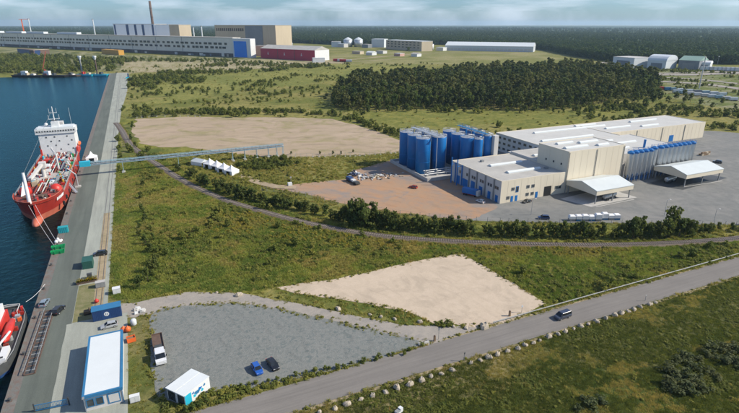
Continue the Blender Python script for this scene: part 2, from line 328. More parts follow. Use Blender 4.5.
def axis(lo, hi, step, ext_lo, ext_hi, g):
    a = list(np.arange(lo, hi, step)); s = step
    while a[-1] < ext_hi: s *= g; a.append(a[-1]+s)
    s = step
    while a[0] > ext_lo: s *= g; a.insert(0, a[0]-s)
    return np.array(a)
gx = axis(-14, 262, 2.4, -16000, 17000, 1.055); gy = axis(-95, 330, 2.4, -2500, 16500, 1.04)
XX, YY = np.meshgrid(gx, gy)
bare = np.zeros(XX.shape, bool)
for p in BARE: bare |= inpoly(XX, YY, p)
dil = bare.copy()
for _ in range(2):
    d = dil.copy(); d[1:] |= dil[:-1]; d[:-1] |= dil[1:]; d[:,1:] |= dil[:,:-1]; d[:,:-1] |= dil[:,1:]; dil = d
ZZ = (fnoise(XX, YY, 22, 3)-0.5)*1.5+(fnoise(XX, YY, 5, 5)-0.5)*0.4
ZZ = np.where(dil, 0.0, ZZ); ZZ = ZZ*np.clip((520-np.hypot(XX-CX, YY-CY))/150, 0, 1)
BANK = [(-1600, G(0,76.2,-2)[1]), G(-60,76.2,-2), G(0,76.2,-2), G(60,75.6,-2), G(109,73.6,-2), (9, G(109,73.6,-2)[1])]
QE = G(109,73.6)[1]
basin = (XX < 9) & (YY < np.interp(XX, [b[0] for b in BANK], [b[1] for b in BANK])) & (XX > -1500)
ZZ = np.where(basin, -7.0, ZZ)
def zone(poly, soft_seed, scale=12.0, amp=10.0):
    jx = (fnoise(XX, YY, scale, soft_seed)-0.5)*2*amp; jy = (fnoise(XX, YY, scale, soft_seed+9)-0.5)*2*amp
    return inpoly(XX+jx, YY+jy, poly)
C = np.zeros(XX.shape+(3,)); n1 = fnoise(XX, YY, 40, 21)[...,None]; n2 = fnoise(XX, YY, 9, 31)[...,None]
def paint(mask, a, b, n): C[mask] = (np.array(a)*(1-n)+np.array(b)*n)[mask]
sh = lambda n, lo, hi: np.clip((n-lo)/(hi-lo), 0, 1)
paint(np.ones(XX.shape, bool), (0.145,0.155,0.042), (0.24,0.215,0.075), sh(n1,0.35,0.65))                     # open fields
paint(zone(px((110,120),(150,120),(200,160),(300,215),(739,238),(900,260),(900,265),(560,320),(450,345),(280,290),(130,300),(105,320)), 41), (0.225,0.215,0.053), (0.090,0.115,0.029), sh(0.7*fnoise(XX,YY,28,77)[...,None]+0.3*n2,0.42,0.58))   # scrub around the railway
paint(zone(px((200,215),(260,216),(330,232),(440,242),(560,248),(640,250),(600,262),(500,268),(440,252),(330,262),(250,240)), 61, amp=14), (0.24,0.20,0.050), (0.13,0.14,0.038), sh(n2,0.40,0.62))
paint(zone([(20,-24.7),(640,-24.7),(640,-200),(20,-200)], 71, amp=1.0), (0.052,0.075,0.019), (0.092,0.102,0.029), sh(n2,0.3,0.72))          # grass field below the road
m = zone([(40,-25),(105,-25),(118,-31),(100,-37),(75,-33),(55,-36),(40,-34)], 81, 6, 3.0) & (YY < -24); paint(m, (0.26,0.215,0.11), (0.16,0.145,0.055), sh(n2,0.35,0.7))
m = zone([(118,-27),(190,-27),(230,-34),(190,-40),(140,-44),(118,-36)], 85, 9, 5.0) & (YY < -26); paint(m, (0.15,0.14,0.06), (0.095,0.105,0.034), sh(n2,0.3,0.7))
paint(zone(px((200,95),(400,75),(420,62),(350,52),(150,75),(130,110)), 91, 60, 40), (0.235,0.225,0.07), (0.17,0.18,0.052), sh(n1,0.35,0.65))  # pale meadow
paint(zone(px((345,112),(450,110),(560,111),(640,106),(560,130),(500,125),(400,130)), 95, 20, 10), (0.215,0.205,0.058), (0.155,0.165,0.045), sh(n2,0.35,0.65))
paint(zone([(19,-14),(31,-14),(31,330),(20,330)], 99, 6, 1.2), (0.12,0.135,0.038), (0.19,0.17,0.075), sh(n2,0.4,0.7))
paint(zone([(22.2,30),(24.0,30),(24.4,180),(23,300),(21.4,300),(22.8,180)], 101, 6, 0.8), (0.21,0.18,0.095), (0.15,0.145,0.06), sh(n2,0.4,0.65))             # strip beside the quay
paint((YY > QE-25) & (YY < QE+28) & (XX < 30), (0.34,0.30,0.21), (0.26,0.24,0.15), n2)                                                # sandy far bank
paint(zone(px((0,73),(110,71),(250,67),(330,62),(330,53),(262,57),(130,55),(0,47)), 103, 40, 8), (0.27,0.25,0.14), (0.10,0.115,0.04), sh(n2,0.42,0.6))
paint(zone(px((300,56),(340,64),(560,66),(560,52),(420,50)), 107, 60, 20), (0.27,0.245,0.115), (0.185,0.185,0.06), sh(n1,0.4,0.6))
paint(zone(px((600,62),(739,68),(900,75),(900,120),(739,112),(640,92)), 109, 30, 8), (0.13,0.155,0.045), (0.24,0.23,0.14), sh(n2,0.45,0.65))
paint(zone(px((122,73),(200,70.5),(262,68),(345,63.5),(345,58),(255,60),(180,61),(122,61)), 113, 30, 7), (0.36,0.31,0.205), (0.26,0.235,0.12), sh(n2,0.42,0.66))
def ground_material():
    m, nt, b = new_mat('meadow_ground'); at = nt.nodes.new('ShaderNodeAttribute'); at.attribute_name = 'soil'
    x = at.outputs['Color']
    x = mixc(nt, noise_fac(nt, 0.22, 6, 0.7, 0.42, 0.62, dist=0.8), x, mixc(nt, 1.0, x, (0.62,0.70,0.62), 'MULTIPLY'))
    x = mixc(nt, noise_fac(nt, 0.9, 5, 0.7, 0.50, 0.68), x, mixc(nt, 1.0, x, (1.45,1.30,1.25), 'MULTIPLY'))
    x = mixc(nt, noise_fac(nt, 5.0, 4, 0.75, 0.25, 0.75), mixc(nt, 1.0, x, (0.66,0.68,0.66), 'MULTIPLY'), mixc(nt, 1.0, x, (1.22,1.2,1.2), 'MULTIPLY'))
    nt.links.new(x, b.inputs['Base Color']); b.inputs['Roughness'].default_value = 1.0; b.inputs['Specular IOR Level'].default_value = 0.05
    bp = nt.nodes.new('ShaderNodeBump'); bp.inputs['Distance'].default_value = 0.25
    nt.links.new(noise_fac(nt, 1.6, 6, 0.7, 0, 1), bp.inputs['Height']); nt.links.new(bp.outputs[0], b.inputs['Normal']); return m
ny, nx = XX.shape
verts = np.stack([XX, YY, ZZ], -1).reshape(-1, 3)
idx = np.arange(nx*ny).reshape(ny, nx); faces = np.stack([idx[:-1,:-1], idx[:-1,1:], idx[1:,1:], idx[1:,:-1]], -1).reshape(-1, 4)
me = bpy.data.meshes.new('ground'); me.vertices.add(len(verts)); me.vertices.foreach_set('co', verts.ravel())
me.loops.add(faces.size); me.loops.foreach_set('vertex_index', faces.ravel().astype(np.int32)); me.polygons.add(len(faces))
me.polygons.foreach_set('loop_start', np.arange(0, faces.size, 4, dtype=np.int32)); me.update(calc_edges=True); me.validate()
ca = me.color_attributes.new('soil', 'FLOAT_COLOR', 'POINT'); ca.data.foreach_set('color', np.concatenate([C.reshape(-1,3), np.ones((nx*ny,1))], 1).astype(np.float32).ravel())
me.polygons.foreach_set('use_smooth', [True]*len(me.polygons)); me.materials.append(ground_material())
struct(place('ground', me))
def ground_z(x, y):
    i = min(max(np.searchsorted(gx, x)-1, 0), nx-2); j = min(max(np.searchsorted(gy, y)-1, 0), ny-2)
    u = (x-gx[i])/(gx[i+1]-gx[i]); v = (y-gy[j])/(gy[j+1]-gy[j])
    return float((ZZ[j,i]*(1-u)+ZZ[j,i+1]*u)*(1-v)+(ZZ[j+1,i]*(1-u)+ZZ[j+1,i+1]*u)*v)

wm, nt, b = new_mat('harbour_water')
gs_ = nt.nodes.new('ShaderNodeBsdfGlossy'); gs_.inputs['Color'].default_value = (0.27,0.58,0.65,1); gs_.inputs['Roughness'].default_value = 0.14
fr_ = nt.nodes.new('ShaderNodeFresnel'); fr_.inputs['IOR'].default_value = 1.33; ms_ = nt.nodes.new('ShaderNodeMixShader')
nt.links.new(fr_.outputs[0], ms_.inputs[0]); nt.links.new(b.outputs[0], ms_.inputs[1]); nt.links.new(gs_.outputs[0], ms_.inputs[2]); nt.links.new(ms_.outputs[0], nt.nodes['Material Output'].inputs['Surface'])
nt.links.new(mixc(nt, noise_fac(nt, 0.012, 5, 0.6, 0.35, 0.65, dist=1.2), (0.0005,0.0040,0.0046), (0.0010,0.0085,0.0095)), b.inputs['Base Color'])
b.inputs['Roughness'].default_value = 0.14; b.inputs['Specular IOR Level'].default_value = 0.0
bp = nt.nodes.new('ShaderNodeBump'); bp.inputs['Distance'].default_value = 1.0; bp.inputs['Strength'].default_value = 0.5
nt.links.new(noise_fac(nt, 0.35, 6, 0.62, 0, 1, dist=0.5), bp.inputs['Height']); [nt.links.new(bp.outputs[0], n_.inputs['Normal']) for n_ in (b, gs_, fr_)]
WL = -2.2
struct(MB().box(-1800, -900, WL-3, 3, QL+20, WL).build('harbour_water', wm))

def sheet(name, pts, z, m, jit=0.25, step=1.6, seed=1):
    out = []; k = len(pts); d = 0.0
    for i in range(k):
        a, b = np.array(pts[i]), np.array(pts[(i+1) % k]); L = np.linalg.norm(b-a); t = (b-a)/max(L,1e-6); nrm = np.array([t[1], -t[0]]); n = max(1, int(L/step)) if jit else 1
        for q in range(n):
            p = a+(b-a)*q/n
            if jit: p = p+nrm*jit*2*(float(fnoise(np.array([d]), np.array([seed*7.7]), 6.0, seed))-0.5)*2
            d += L/n; out.append((p[0], p[1], z))
    A = sum(out[i][0]*out[(i+1)%len(out)][1]-out[(i+1)%len(out)][0]*out[i][1] for i in range(len(out)))
    if A < 0: out.reverse()
    return struct(MB().face(out).build(name, m))
def ribbon(mb, line, w, z):
    a, b = offset(line, w/2), offset(line, -w/2)
    for i in range(len(line)-1): mb.face([(*a[i],z), (*a[i+1],z), (*b[i+1],z), (*b[i],z)])
    return mb

# quay: slab, lanes and edge strips
struct(MB().prism(QUAY, -6, 0.05).build('quay', M['quay_concrete']))
sheet('quay_edge_strip', [(0.35,-69),(2.3,-69),(2.3,QL-1),(0.35,QL-1)], 0.07, M['rusty_concrete'], 0)
struct(MB().box(-0.05,-70,-0.9,0.32,QL,0.22).build('quay_kerb', M['rusty_concrete']))
sheet('quay_lane', [(2.3,-69),(10.2,-69),(10.2,QL-1),(2.3,QL-1)], 0.08, M['quay_asphalt'], 0)
sheet('quay_concrete_strip', [(10.2,31),(14.9,31),(14.9,QL-1),(10.2,QL-1)], 0.09, M['quay_concrete'], 0)
sheet('quay_plaza', PLAZA, 0.10, M['quay_concrete'], 0.1)
sheet('quay_grass_bed', [(10.3,31.3),(14.9,31.3),(14.9,53.5),(10.3,53.5)], 0.10, M['weedy'], 0.1, seed=4)
sheet('rail_strip', [(14.95,31.2),(17.4,31.2),(17.4,120),(14.95,120)], 0.11, M['dirt'], 0.05)
sheet('rail_strip', [(14.95,120),(17.4,120),(17.4,780),(14.95,780)], 0.11, M['quay_concrete'], 0.05)
# road, lots, yards
sheet('road', ROAD, 0.06, M['asphalt'], 0.06)
sheet('road_shoulder', [(36,-25.6),(620,-25.6),(620,-24.75),(36,-24.75)], 0.045, M['dirt'], 0.25, seed=3)
sheet('road_shoulder', [(96,-16.15),(620,-16.15),(620,-15.6),(96,-15.6)], 0.045, M['dirt'], 0.15, seed=5)
sheet('gravel_lot', LOT, 0.05, M['gravel'], 0.45, seed=7)
sheet('access_road', ACCESS, 0.04, M['path'], 0.4, seed=9)
sheet('sand_lot', SANDLOT, 0.055, M['sand'], 0.45, seed=11)
sheet('yard', YARD, 0.05, M['yard'], 0.3, step=3, seed=13)
sheet('dirt_yard', REDYARD, 0.065, M['redyard'], 0.9, step=2.5, seed=15)
sheet('sandy_plot', SANDPLOT, 0.05, M['sandplot'], 1.6, step=4, seed=17)
for i, (pts, w) in enumerate(FARROADS):
    o = ribbon(MB(), smooth_line(pts, 8.0), w, 0.10 if i < 3 else 0.35).build('sandy_track', M['sandplot'] if i < 4 else M['path']); struct(o)
# painted bay lines on the factory yard
for (a, b) in (((684,187),(722,181)),((596,207),(634,199.5))):
    p, q = G(*a), G(*b); struct(MB().bar((p[0],p[1],0.075), (q[0],q[1],0.075), 0.5, 0.02).build('yard_marking', M['concrete']))
p = px((560,199),(591,207),(637,197.5),(606,188)); sheet('canopy_slab', p, 0.075, M['concrete'], 0)
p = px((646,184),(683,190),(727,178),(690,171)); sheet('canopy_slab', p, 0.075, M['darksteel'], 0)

# railway: ballast bed, sleepers, two rails
rt = thing('railway_track', 'single railway track on brown ballast curving through the scrub', 'railway track')
bed = MB()
a1, a2, b2, b1 = offset(RW, 1.5), offset(RW, 2.5), offset(RW, -2.5), offset(RW, -1.5)
for i in range(len(RW)-1):
    bed.face([(*a1[i],.32),(*a1[i+1],.32),(*b1[i+1],.32),(*b1[i],.32)])
    bed.face([(*a2[i],-.05),(*a2[i+1],-.05),(*a1[i+1],.32),(*a1[i],.32)]); bed.face([(*b1[i],.32),(*b1[i+1],.32),(*b2[i+1],-.05),(*b2[i],-.05)])
bed.build('ballast_bed', M['ballast'], rt)
sl = MB(); fine = smooth_line(RW[::4]+[RW[-1]], 0.85); f1, f2 = offset(fine, 1.25), offset(fine, -1.25)
for i in range(len(fine)): sl.bar((*f1[i],.36), (*f2[i],.36), 0.27, 0.14)
stuff(sl.build('sleepers', M['sleeper'], rt))
for s in (-0.76, 0.76): MB().path([(*p, 0.50) for p in offset(RW, s)], 0.075, 4).build('rail', M['rail'], rt)
qt = thing('quay_railway_track', 'straight rails set flush along the concrete quay apron', 'railway track', (0,0,0))
for x in (15.45, 16.9): MB().box(x-0.06, 30, 0.1, x+0.06, 780, 0.19).build('rail', M['rail'], qt)
# ------------------------------------------------------------------ factory
_wc = {}
def window(parent, x, y, z, face, w, h, frame='white', glass='window', name='window'):
    """frame standing proud of the wall with a pane set back inside it; face = '-y' '-x' '+x'"""
    k = (w, h, frame, glass)
    if k not in _wc:
        f = MB(); t = min(0.14, w*0.12)
        for b in ((-w/2,-h/2,-w/2+t,h/2),(w/2-t,-h/2,w/2,h/2),(-w/2+t,h/2-t,w/2-t,h/2),(-w/2+t,-h/2,w/2-t,-h/2+t)): f.box(b[0],-0.10,b[1],b[2],0.02,b[3])
        if w > 1.6: f.box(-t/2,-0.08,-h/2+t,t/2,0.02,h/2-t)
        g = MB().box(-w/2+t,-0.035,-h/2+t,w/2-t,0.01,h/2-t)
        _wc[k] = (f.mesh('window_frame', M[frame]), g.mesh('window_pane', M[glass]))
    rz = {'-y':0,'-x':-math.pi/2,'+x':math.pi/2}[face]
    o = place(name, _wc[k][0], parent, (x,y,z), rz); place('pane', _wc[k][1], o); return o
_dc = {}
def door(parent, x, y, face, w, h, m='blue', name='door'):
    k = (w, h, m)
    if k not in _dc:
        d = MB().box(-w/2,-0.06,0,w/2,0.02,h)
        for i in range(int(h/0.6)): d.box(-w/2+0.08,-0.09,i*0.6+0.08,w/2-0.08,-0.06,i*0.6+0.5)
        _dc[k] = d.mesh('door_leaf', M[m])
    return place(name, _dc[k], parent, (x,y,0.06), {'-y':0,'-x':-math.pi/2,'+x':math.pi/2}[face])
def roof_slab(parent, x0, y0, x1, y1, z, m, par=0.35, wallm='cream'):
    MB().box(x0+0.3,y0+0.3,z,x1-0.3,y1-0.3,z+0.12).build('roof', m, parent)
    p = MB()
    for b in ((x0,y0,x1,y0+0.3),(x0,y1-0.3,x1,y1),(x0,y0+0.3,x0+0.3,y1-0.3),(x1-0.3,y0+0.3,x1,y1-0.3)): p.box(b[0],b[1],z,b[2],b[3],z+par)
    p.build('parapet', M[wallm], parent)
def skylight(parent, x0, y0, x1, y1, z):
    my = (y0+y1)/2; MB().loft([[(x,y0,z),(x,y0,z+0.5),(x,my,z+1.0),(x,y1,z+0.5),(x,y1,z)] for x in (x0,x1)]).build('skylight', M['white_roof'], parent)

FX, FY = 174.0, 61.5
t = thing('factory_hall', 'long low hall with blue doors beside the cobalt blue silos', 'factory', (FX,FY,0))
MB().box(0,0,0,37,39.5,10).build('wall', M['cream'], t)
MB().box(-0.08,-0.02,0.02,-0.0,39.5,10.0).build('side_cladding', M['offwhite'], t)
roof_slab(t, 0,0,37,39.5,10,M['greyroof'])
skylight(t, 11,20,13.5,37,10.12) if False else None
for (a,b) in ((20.5,9),(20.5,22)): skylight(t, a-9.5,b,a+9.5,b+2.4,10.12)
for i,y in enumerate((4.8,11.2,17.6,23.8,29.8,35.4)):
    MB().box(-0.45,y-0.35,0.02,-0.085,y+0.35,10.2).build('pilaster', M['greysteel'] if i<4 else M['blue'], t)
for y in (2.2,3.6,7.0,8.8,13.0,14.7,19.5,21.2,25.6,31.5): window(t,-0.09,y,6.6,'-x',1.3,1.5,'greysteel')
for y,w,h in ((2.6,1.9,3.2),(8.0,2.1,3.4),(14.4,2.6,3.8),(20.6,3.2,4.6),(27.0,4.4,4.0),(33.0,3.0,4.2)): door(t,-0.09,y,'-x',w,h)
for x,z in ((6.6,6.0),(15.0,6.0),(17.9,6.0),(15.0,2.4),(17.9,2.4),(4.2,2.2)): window(t,x,-0.02,z,'-y',1.7,1.5,'greysteel')
window(t,9.0,-0.02,5.6,'-y',1.5,2.7,'blue')
for x,w,h in ((6.4,1.3,2.7),(8.8,1.3,2.7),(20.4,1.4,2.8)): door(t,x,-0.02,'-y',w,h)
for k in range(1,10): MB().box(k*3.7-0.03,-0.03,0.1,k*3.7+0.03,-0.004,9.9).build('panel_joint', M['cream'], t)
door(t,26.8,-0.02,'-y',4.2,4.6,'rubber','loading_door')
window(t,33.0,-0.02,3.4,'-y',3.6,1.6,'greysteel')
for y in (36.0,31.0):
    MB().tube((-2.2,y,0),(-2.2,y,13.0),0.28).tube((-2.2,y,9.5),(0,y,9.5),0.15).build('vent_pipe', M['blue'], t)
MB().box(12,31,10.12,13.5,32.5,11.0).build('roof_vent', M['greysteel'], t); MB().box(32,8,10.12,33.5,9.5,10.9).build('roof_vent', M['greysteel'], t)
FLOW = t
t = thing('tall_factory_hall', 'tallest windowless cream hall rising behind the gabled loading canopy', 'factory', (211.1,FY-0.15,0))
MB().box(0,0,0,35.8,20,19.5).build('wall', M['cream'], t)
roof_slab(t,0,0,35.8,20,19.5,M['roofdark'])
skylight(t,3,5,17,7.2,19.62); skylight(t,18,11,30,13.2,19.62); skylight(t,6,13.5,16,15.5,19.62); skylight(t,22,3.5,29,5.5,19.62)
for x in (0.25,17.5,35.4): MB().tube((x,-0.2,0.1),(x,-0.2,19.3),0.14).build('drainpipe', M['greysteel'], t)
for k in range(1,9):
    if k not in (4,): MB().box(k*3.98-0.04,-0.03,0.1,k*3.98+0.04,-0.004,19.4).build('panel_joint', M['cream'], t)
for k in range(1,5): MB().box(-0.03,k*4-0.04,10.5,-0.004,k*4+0.04,19.4).build('panel_joint', M['cream'], t)
for x in (4,9,14): window(t,-0.02,x,13.2,'-x',0.8,0.9,'darksteel')
t = thing('factory_annex', 'small white flat roofed annex wedged between the low and tall halls', 'factory', (211.15,81.5,0))
MB().box(0,0,0,24.5,20,11).box(9,20,0,24.5,33,7).build('wall', M['offwhite'], t)
roof_slab(t,0,0,24.5,20,11,M['greyroof'],0.3,'offwhite'); roof_slab(t,9,20.05,24.5,33,7,M['white_roof'],0.3,'offwhite')
skylight(t,4,6,20,8.2,11.12)
t = thing('factory_rear_hall', 'very long rear hall with office windows and pale flat roof', 'factory', (236,101.7,0))
MB().box(0,0,0,64,44.5,10.6).box(64,14,0,155,44.5,10.6).build('wall', M['cream'], t)
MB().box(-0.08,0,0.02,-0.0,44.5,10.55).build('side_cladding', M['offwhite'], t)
roof_slab(t,0,0,64,44.5,10.6,M['roofdark']); roof_slab(t,64.05,14,155,44.5,10.6,M['roofdark'])
for (a,b,L) in ((8,12,40),(20,32,60),(72,24,22),(106,34,26),(100,20,16),(60,38,18)): skylight(t,a,b,a+L if b>13 or a+L<64 else 60,b+2,10.72)
for k,z in enumerate((8.6,5.4,2.2)):
    for j in range(9): window(t,-0.09,3.5+j*4.6,z,'-x',2.4,1.4,'greysteel')
for x in (88,112,134): MB().tube((x,13.8,0.1),(x,13.8,10.4),0.14).build('drainpipe', M['greysteel'], t)
MB().box(78,13.2,0.06,84,13.98,7).build('blue_wall_panel', M['blue'], t)
door(t,122,13.98,'-y',4.2,4.4)
for k in range(22): MB().box(66+k*4-0.04,13.96,0.1,66+k*4+0.04,13.997,10.5).build('panel_joint', M['cream'], t)
t = thing('factory_mid_hall', 'flat roofed hall directly behind the row of steel silos', 'factory', (247.2,68,0))
MB().box(0,0,0,52,33.4,12.6).build('wall', M['offwhite'], t)
roof_slab(t,0,0,52,33.4,12.6,M['roofdark'],0.3,'offwhite')
for (a,b) in ((6,8),(22,17),(12,24)): skylight(t,a,b,a+16,b+2.2,12.72)
MB().tube((30,6,12.7),(30,6,17),0.6).build('roof_stack', M['blue'], t)

def canopy(x0, y0, x1, y1, ze, zr, label):
    t = thing('loading_canopy', label, 'canopy', (x0,y0,0), 0, 'gabled loading canopies'); w, d = x1-x0, y1-y0; my = d/2
    MB().loft([[(x,-0.4,ze),(x,-0.4,ze+0.25),(x,my,zr+0.25),(x,d+0.4,ze+0.25),(x,d+0.4,ze),(x,my,zr)] for x in (-0.4,w+0.4)]).build('roof', M['canopyroof'], t)
    MB().box(-0.3,-0.3,ze-1.9,w+0.3,-0.05,ze-0.02).build('fascia', M['cream'], t); MB().box(-0.3,d+0.05,ze-1.9,w+0.3,d+0.3,ze-0.02).build('fascia', M['cream'], t)
    for x in (-0.3,w+0.05): MB().loft([[(xx,-0.04,ze-1.9),(xx,-0.04,ze-0.02),(xx,my,zr-0.02),(xx,d+0.04,ze-0.02),(xx,d+0.04,ze-1.9)] for xx in (x,x+0.25)]).build('gable', M['cream'], t)
    for x in (0.6,w/2,w-0.6):
        for y in (0.6,d-0.6): MB().box(x-0.2,y-0.2,0,x+0.2,y+0.2,ze-1.9).build('post', M['greysteel'], t)
    return t
canopy(211.5,43.4,233.5,60.6,6.1,8.3,'cream gabled loading canopy in front of the tall windowless hall')
canopy(271.0,44.0,298.0,61.0,6.1,8.4,'cream gabled loading canopy in front of the long steel silo row')
def steel_silo(x, y, r, h, label):
    t = thing('steel_silo', label, 'silo', (x,y,0), 0, 'slim steel silos beside the factory')
    MB().lathe(0,0,[(0.5,2.2),(r,4.2),(r,h-1.0),(r*0.98,h-0.9)],14).build('body', M['steel'], t, True)
    MB().lathe(0,0,[(r*1.03,h-1.0),(r*1.03,h-0.2),(r*0.4,h+0.4),(0.05,h+0.45)],14).build('top_cap', M['blue'], t)
    r2 = MB()
    for k in range(8):
        a0, a1 = 2*math.pi*k/8, 2*math.pi*(k+1)/8
        r2.tube((r*math.cos(a0),r*math.sin(a0),h+0.9),(r*math.cos(a1),r*math.sin(a1),h+0.9),0.06,n=4).tube((r*math.cos(a0),r*math.sin(a0),h-0.2),(r*math.cos(a0),r*math.sin(a0),h+0.9),0.05,n=4)
    r2.build('railing', M['blue'], t)
    s = MB()
    for k in range(4): a0 = math.pi/4+k*math.pi/2; s.tube((r*0.9*math.cos(a0),r*0.9*math.sin(a0),0),(r*0.9*math.cos(a0),r*0.9*math.sin(a0),4.3),0.16,n=6)
    s.build('support_frame', M['blue'], t)
    MB().tube((0,-r-0.15,0.5),(0,-r-0.15,h-0.5),0.13,n=6).build('fill_pipe', M['steel'], t)
for k in range(5): steel_silo(252.6+k*3.45,62.0,1.6,15.6,'slim steel silo in the short group of five, %s from the tall hall'%ORD[k])
for k in range(9): steel_silo(272.6+k*3.5 - (0.0 if k else 1.3),63.6,1.65,15.8,'slim steel silo behind the right canopy, %s counting from its left'%ORD[k])
# blue silo farm
t = thing('silo_farm_base', 'pale concrete retaining tray under the six big blue silos', 'base slab', (161.5,103,0))
MB().box(0.5,0.5,0,24.5,41.5,0.5).build('slab', M['concrete'], t)
for b in ((0,0,25,0.5),(0,41.5,25,42),(0,0.5,0.5,41.5),(24.5,0.5,25,41.5)): MB().box(b[0],b[1],0,b[2],b[3],1.8).build('retaining_wall', M['concrete'], t)
def blue_silo(x, y, r, h, label, grp, ladder=1):
    t = thing('blue_silo', label, 'silo', (x,y,0.5 if grp[0]=='b' else 0.06), 0, grp)
    MB().lathe(0,0,[(r,0),(r,h-0.4),(r*0.97,h-0.1)],28).build('body', M['blue'], t, False)
    for p in t.children[0].data.polygons: p.use_smooth = len(p.vertices) == 4
    MB().lathe(0,0,[(r*0.97,h-0.1),(r*0.5,h+0.5),(0.1,h+0.75)],28).build('roof', M['steel'], t)
    g = MB()
    for k in range(14):
        a0, a1 = 2*math.pi*k/14, 2*math.pi*(k+1)/14; c = lambda a: (r*math.cos(a), r*math.sin(a))
        for z in (h+0.5,h+1.1): g.tube((*c(a0),z),(*c(a1),z),0.07,n=4)
        g.tube((*c(a0),h-0.1),(*c(a0),h+1.1),0.06,n=4)
    g.build('railing', M['steel'], t)
    MB().tube((r+0.25,-0.8,0.4),(r+0.25,-0.8,h+0.6),0.18,n=6).tube((r+0.25,-0.8,h+0.6),(0.3,-0.2,h+1.2),0.18,n=6).build('fill_pipe', M['steel'], t)
    for z in (h*0.33,h*0.66): MB().lathe(0,0,[(r+0.06,z-0.12),(r+0.06,z+0.12)],28).build('stiffener', M['blue'], t)
lab = ['nearest the scrap pile side, back corner','left row, middle','left row, nearest the camera','right row, back','right row, middle','right row, nearest the low hall']
i = 0
for x in (167.2,176.8):
    for y in (136.5,127.4,118.2):
        blue_silo(x,y,3.85,18.6,'big blue silo in the concrete tray, '+['left row, farthest back','left row, in the middle','left row, nearest the camera','right row, farthest back','right row, in the middle','right row, nearest the low hall'][i],'blue silos in the concrete tray'); i += 1
i = 0
for y in (128.6,119.9,111.2,104.6):
    r = 3.6 if i < 3 else 2.2
    blue_silo(189.8 if i<3 else 192.2,y,r,19.0,'blue silo of the second group behind the low hall, %s from the back'%ORD[i],'second row of blue silos'); i += 1
for i,y in enumerate((126.5,119.5,112.5,105.5)):
    blue_silo(198.3,y,2.6,20.2,'narrower blue silo under the top catwalk, %s from the back'%ORD[i],'rear row of blue silos')
t = thing('silo_tower', 'pale grey stair tower standing at the end of the second blue silo group', 'tower', (201.0,102.5,0))
MB().box(-1.3,-1.3,0,1.3,1.3,20.5).build('shaft', M['offwhite'], t)
t = thing('silo_catwalk', 'blue steel catwalk with railings over the second blue silo group', 'catwalk', (197.5,0,21.3))
w = MB().box(-2.2,103,0,-0.2,130,0.2)
for y in np.arange(103.5,130,3.0): w.box(-2.2,y,0.2,-2.12,y+0.08,1.3).box(-0.28,y,0.2,-0.2,y+0.08,1.3)
w.box(-2.2,103,1.25,-2.12,130,1.35).box(-0.28,103,1.25,-0.2,130,1.35)
w.build('deck', M['bluemid'], t)
for y in (105,117,128): MB().box(-1.3,y,-21.2,-1.05,y+0.25,0).build('post', M['greysteel'], t)
t = thing('silo_catwalk', 'pale steel catwalk with railings across the six blue silos', 'catwalk', (172.5,0,20.3))
w = MB().box(-1,112,0,1,140,0.2)
for y in np.arange(112.5,140,2.6): w.box(-1,y,0.2,-0.92,y+0.08,1.3).box(0.92,y,0.2,1,y+0.08,1.3)
w.box(-1,112,1.22,-0.92,140,1.32).box(0.92,112,1.22,1,140,1.32); w.build('deck', M['steel'], t)
for y in (113,126,139): MB().box(-0.15,y,-19.7,0.15,y+0.3,0).build('post', M['steel'], t)
for y in (118,127.4,136.5): MB().box(-6,y-0.5,-0.3,6,y+0.5,-0.02).build('cross_walkway', M['steel'], t)
t = thing('pipe_manifold', 'pale pipework running in front of the six blue silos', 'pipework', (164,110,0.5))
for z,y in ((1.2,0),(2.0,0.8),(2.8,1.6)): MB().path([(0,y,z),(19,y,z),(24,y+2,z+2)],0.22).build('pipe', M['steel'], t)
for x in (1,7,13,18): MB().box(x,-0.1,0,x+0.2,1.9,3.0).build('pipe_support', M['steel'], t)

# ------------------------------------------------------------------ pipe gallery from the ship across the railway
t = thing('pipe_gallery', 'long blue-grey pipe bridge on trestles running from the tanker inland', 'pipe bridge', (0,185.5,0))
X0, X1, ZB = 3.5, 110.2, 5.7
g = MB()
for y in (-0.9,0.9):
    for z in (ZB,ZB+1.7): g.bar((X0,y,z),(X1,y,z),0.16,0.16)
n = 46
for k in range(n):
    x, x2 = X0+(X1-X0)*k/n, X0+(X1-X0)*(k+1)/n
    for y in (-0.9,0.9): g.bar((x,y,ZB),(x,y,ZB+1.7),0.1,0.1); g.bar((x,y,ZB if k%2 else ZB+1.7),(x2,y,ZB+1.7 if k%2 else ZB),0.08,0.08)
    g.bar((x,-0.9,ZB+1.7),(x,0.9,ZB+1.7),0.1,0.1)
g.build('truss', M['gallery'], t)
MB().box(X0,-0.8,ZB-0.05,X1,0.8,ZB+0.1).build('walkway', M['gallery'], t)
for y,r in ((-0.5,0.28),(0.1,0.28),(0.6,0.2)): MB().tube((X0-3,y,ZB+0.5),(X1,y,ZB+0.5),r,n=8).build('pipe', M['steel'] if y<0.5 else M['gallery'], t)
MB().box(X0,-0.75,ZB+1.25,X1,0.75,ZB+1.32).build('cable_tray', M['gallery'], t)
for x in (22.4,50.4,80,87,94,101,106,109.8):
    w = MB()
    for y in (-0.9,0.9): w.bar((x,y*1.5,0),(x,y,ZB),0.22,0.22)
    w.bar((x,-1.1,ZB*0.5),(x,1.1,ZB*0.5),0.12,0.12).bar((x,-1.3,0.6),(x,1.0,ZB*0.5),0.1,0.1); tr = w.build('trestle', M['gallery'], t)
    MB().box(x-0.8,-1.9,0,x+0.8,1.9,0.55).build('footing', M['concrete'], tr)
MB().box(2.5,-1.4,ZB-0.3,7.5,1.4,ZB+2.2).build('loading_arm_cabin', M['cyan'], t)

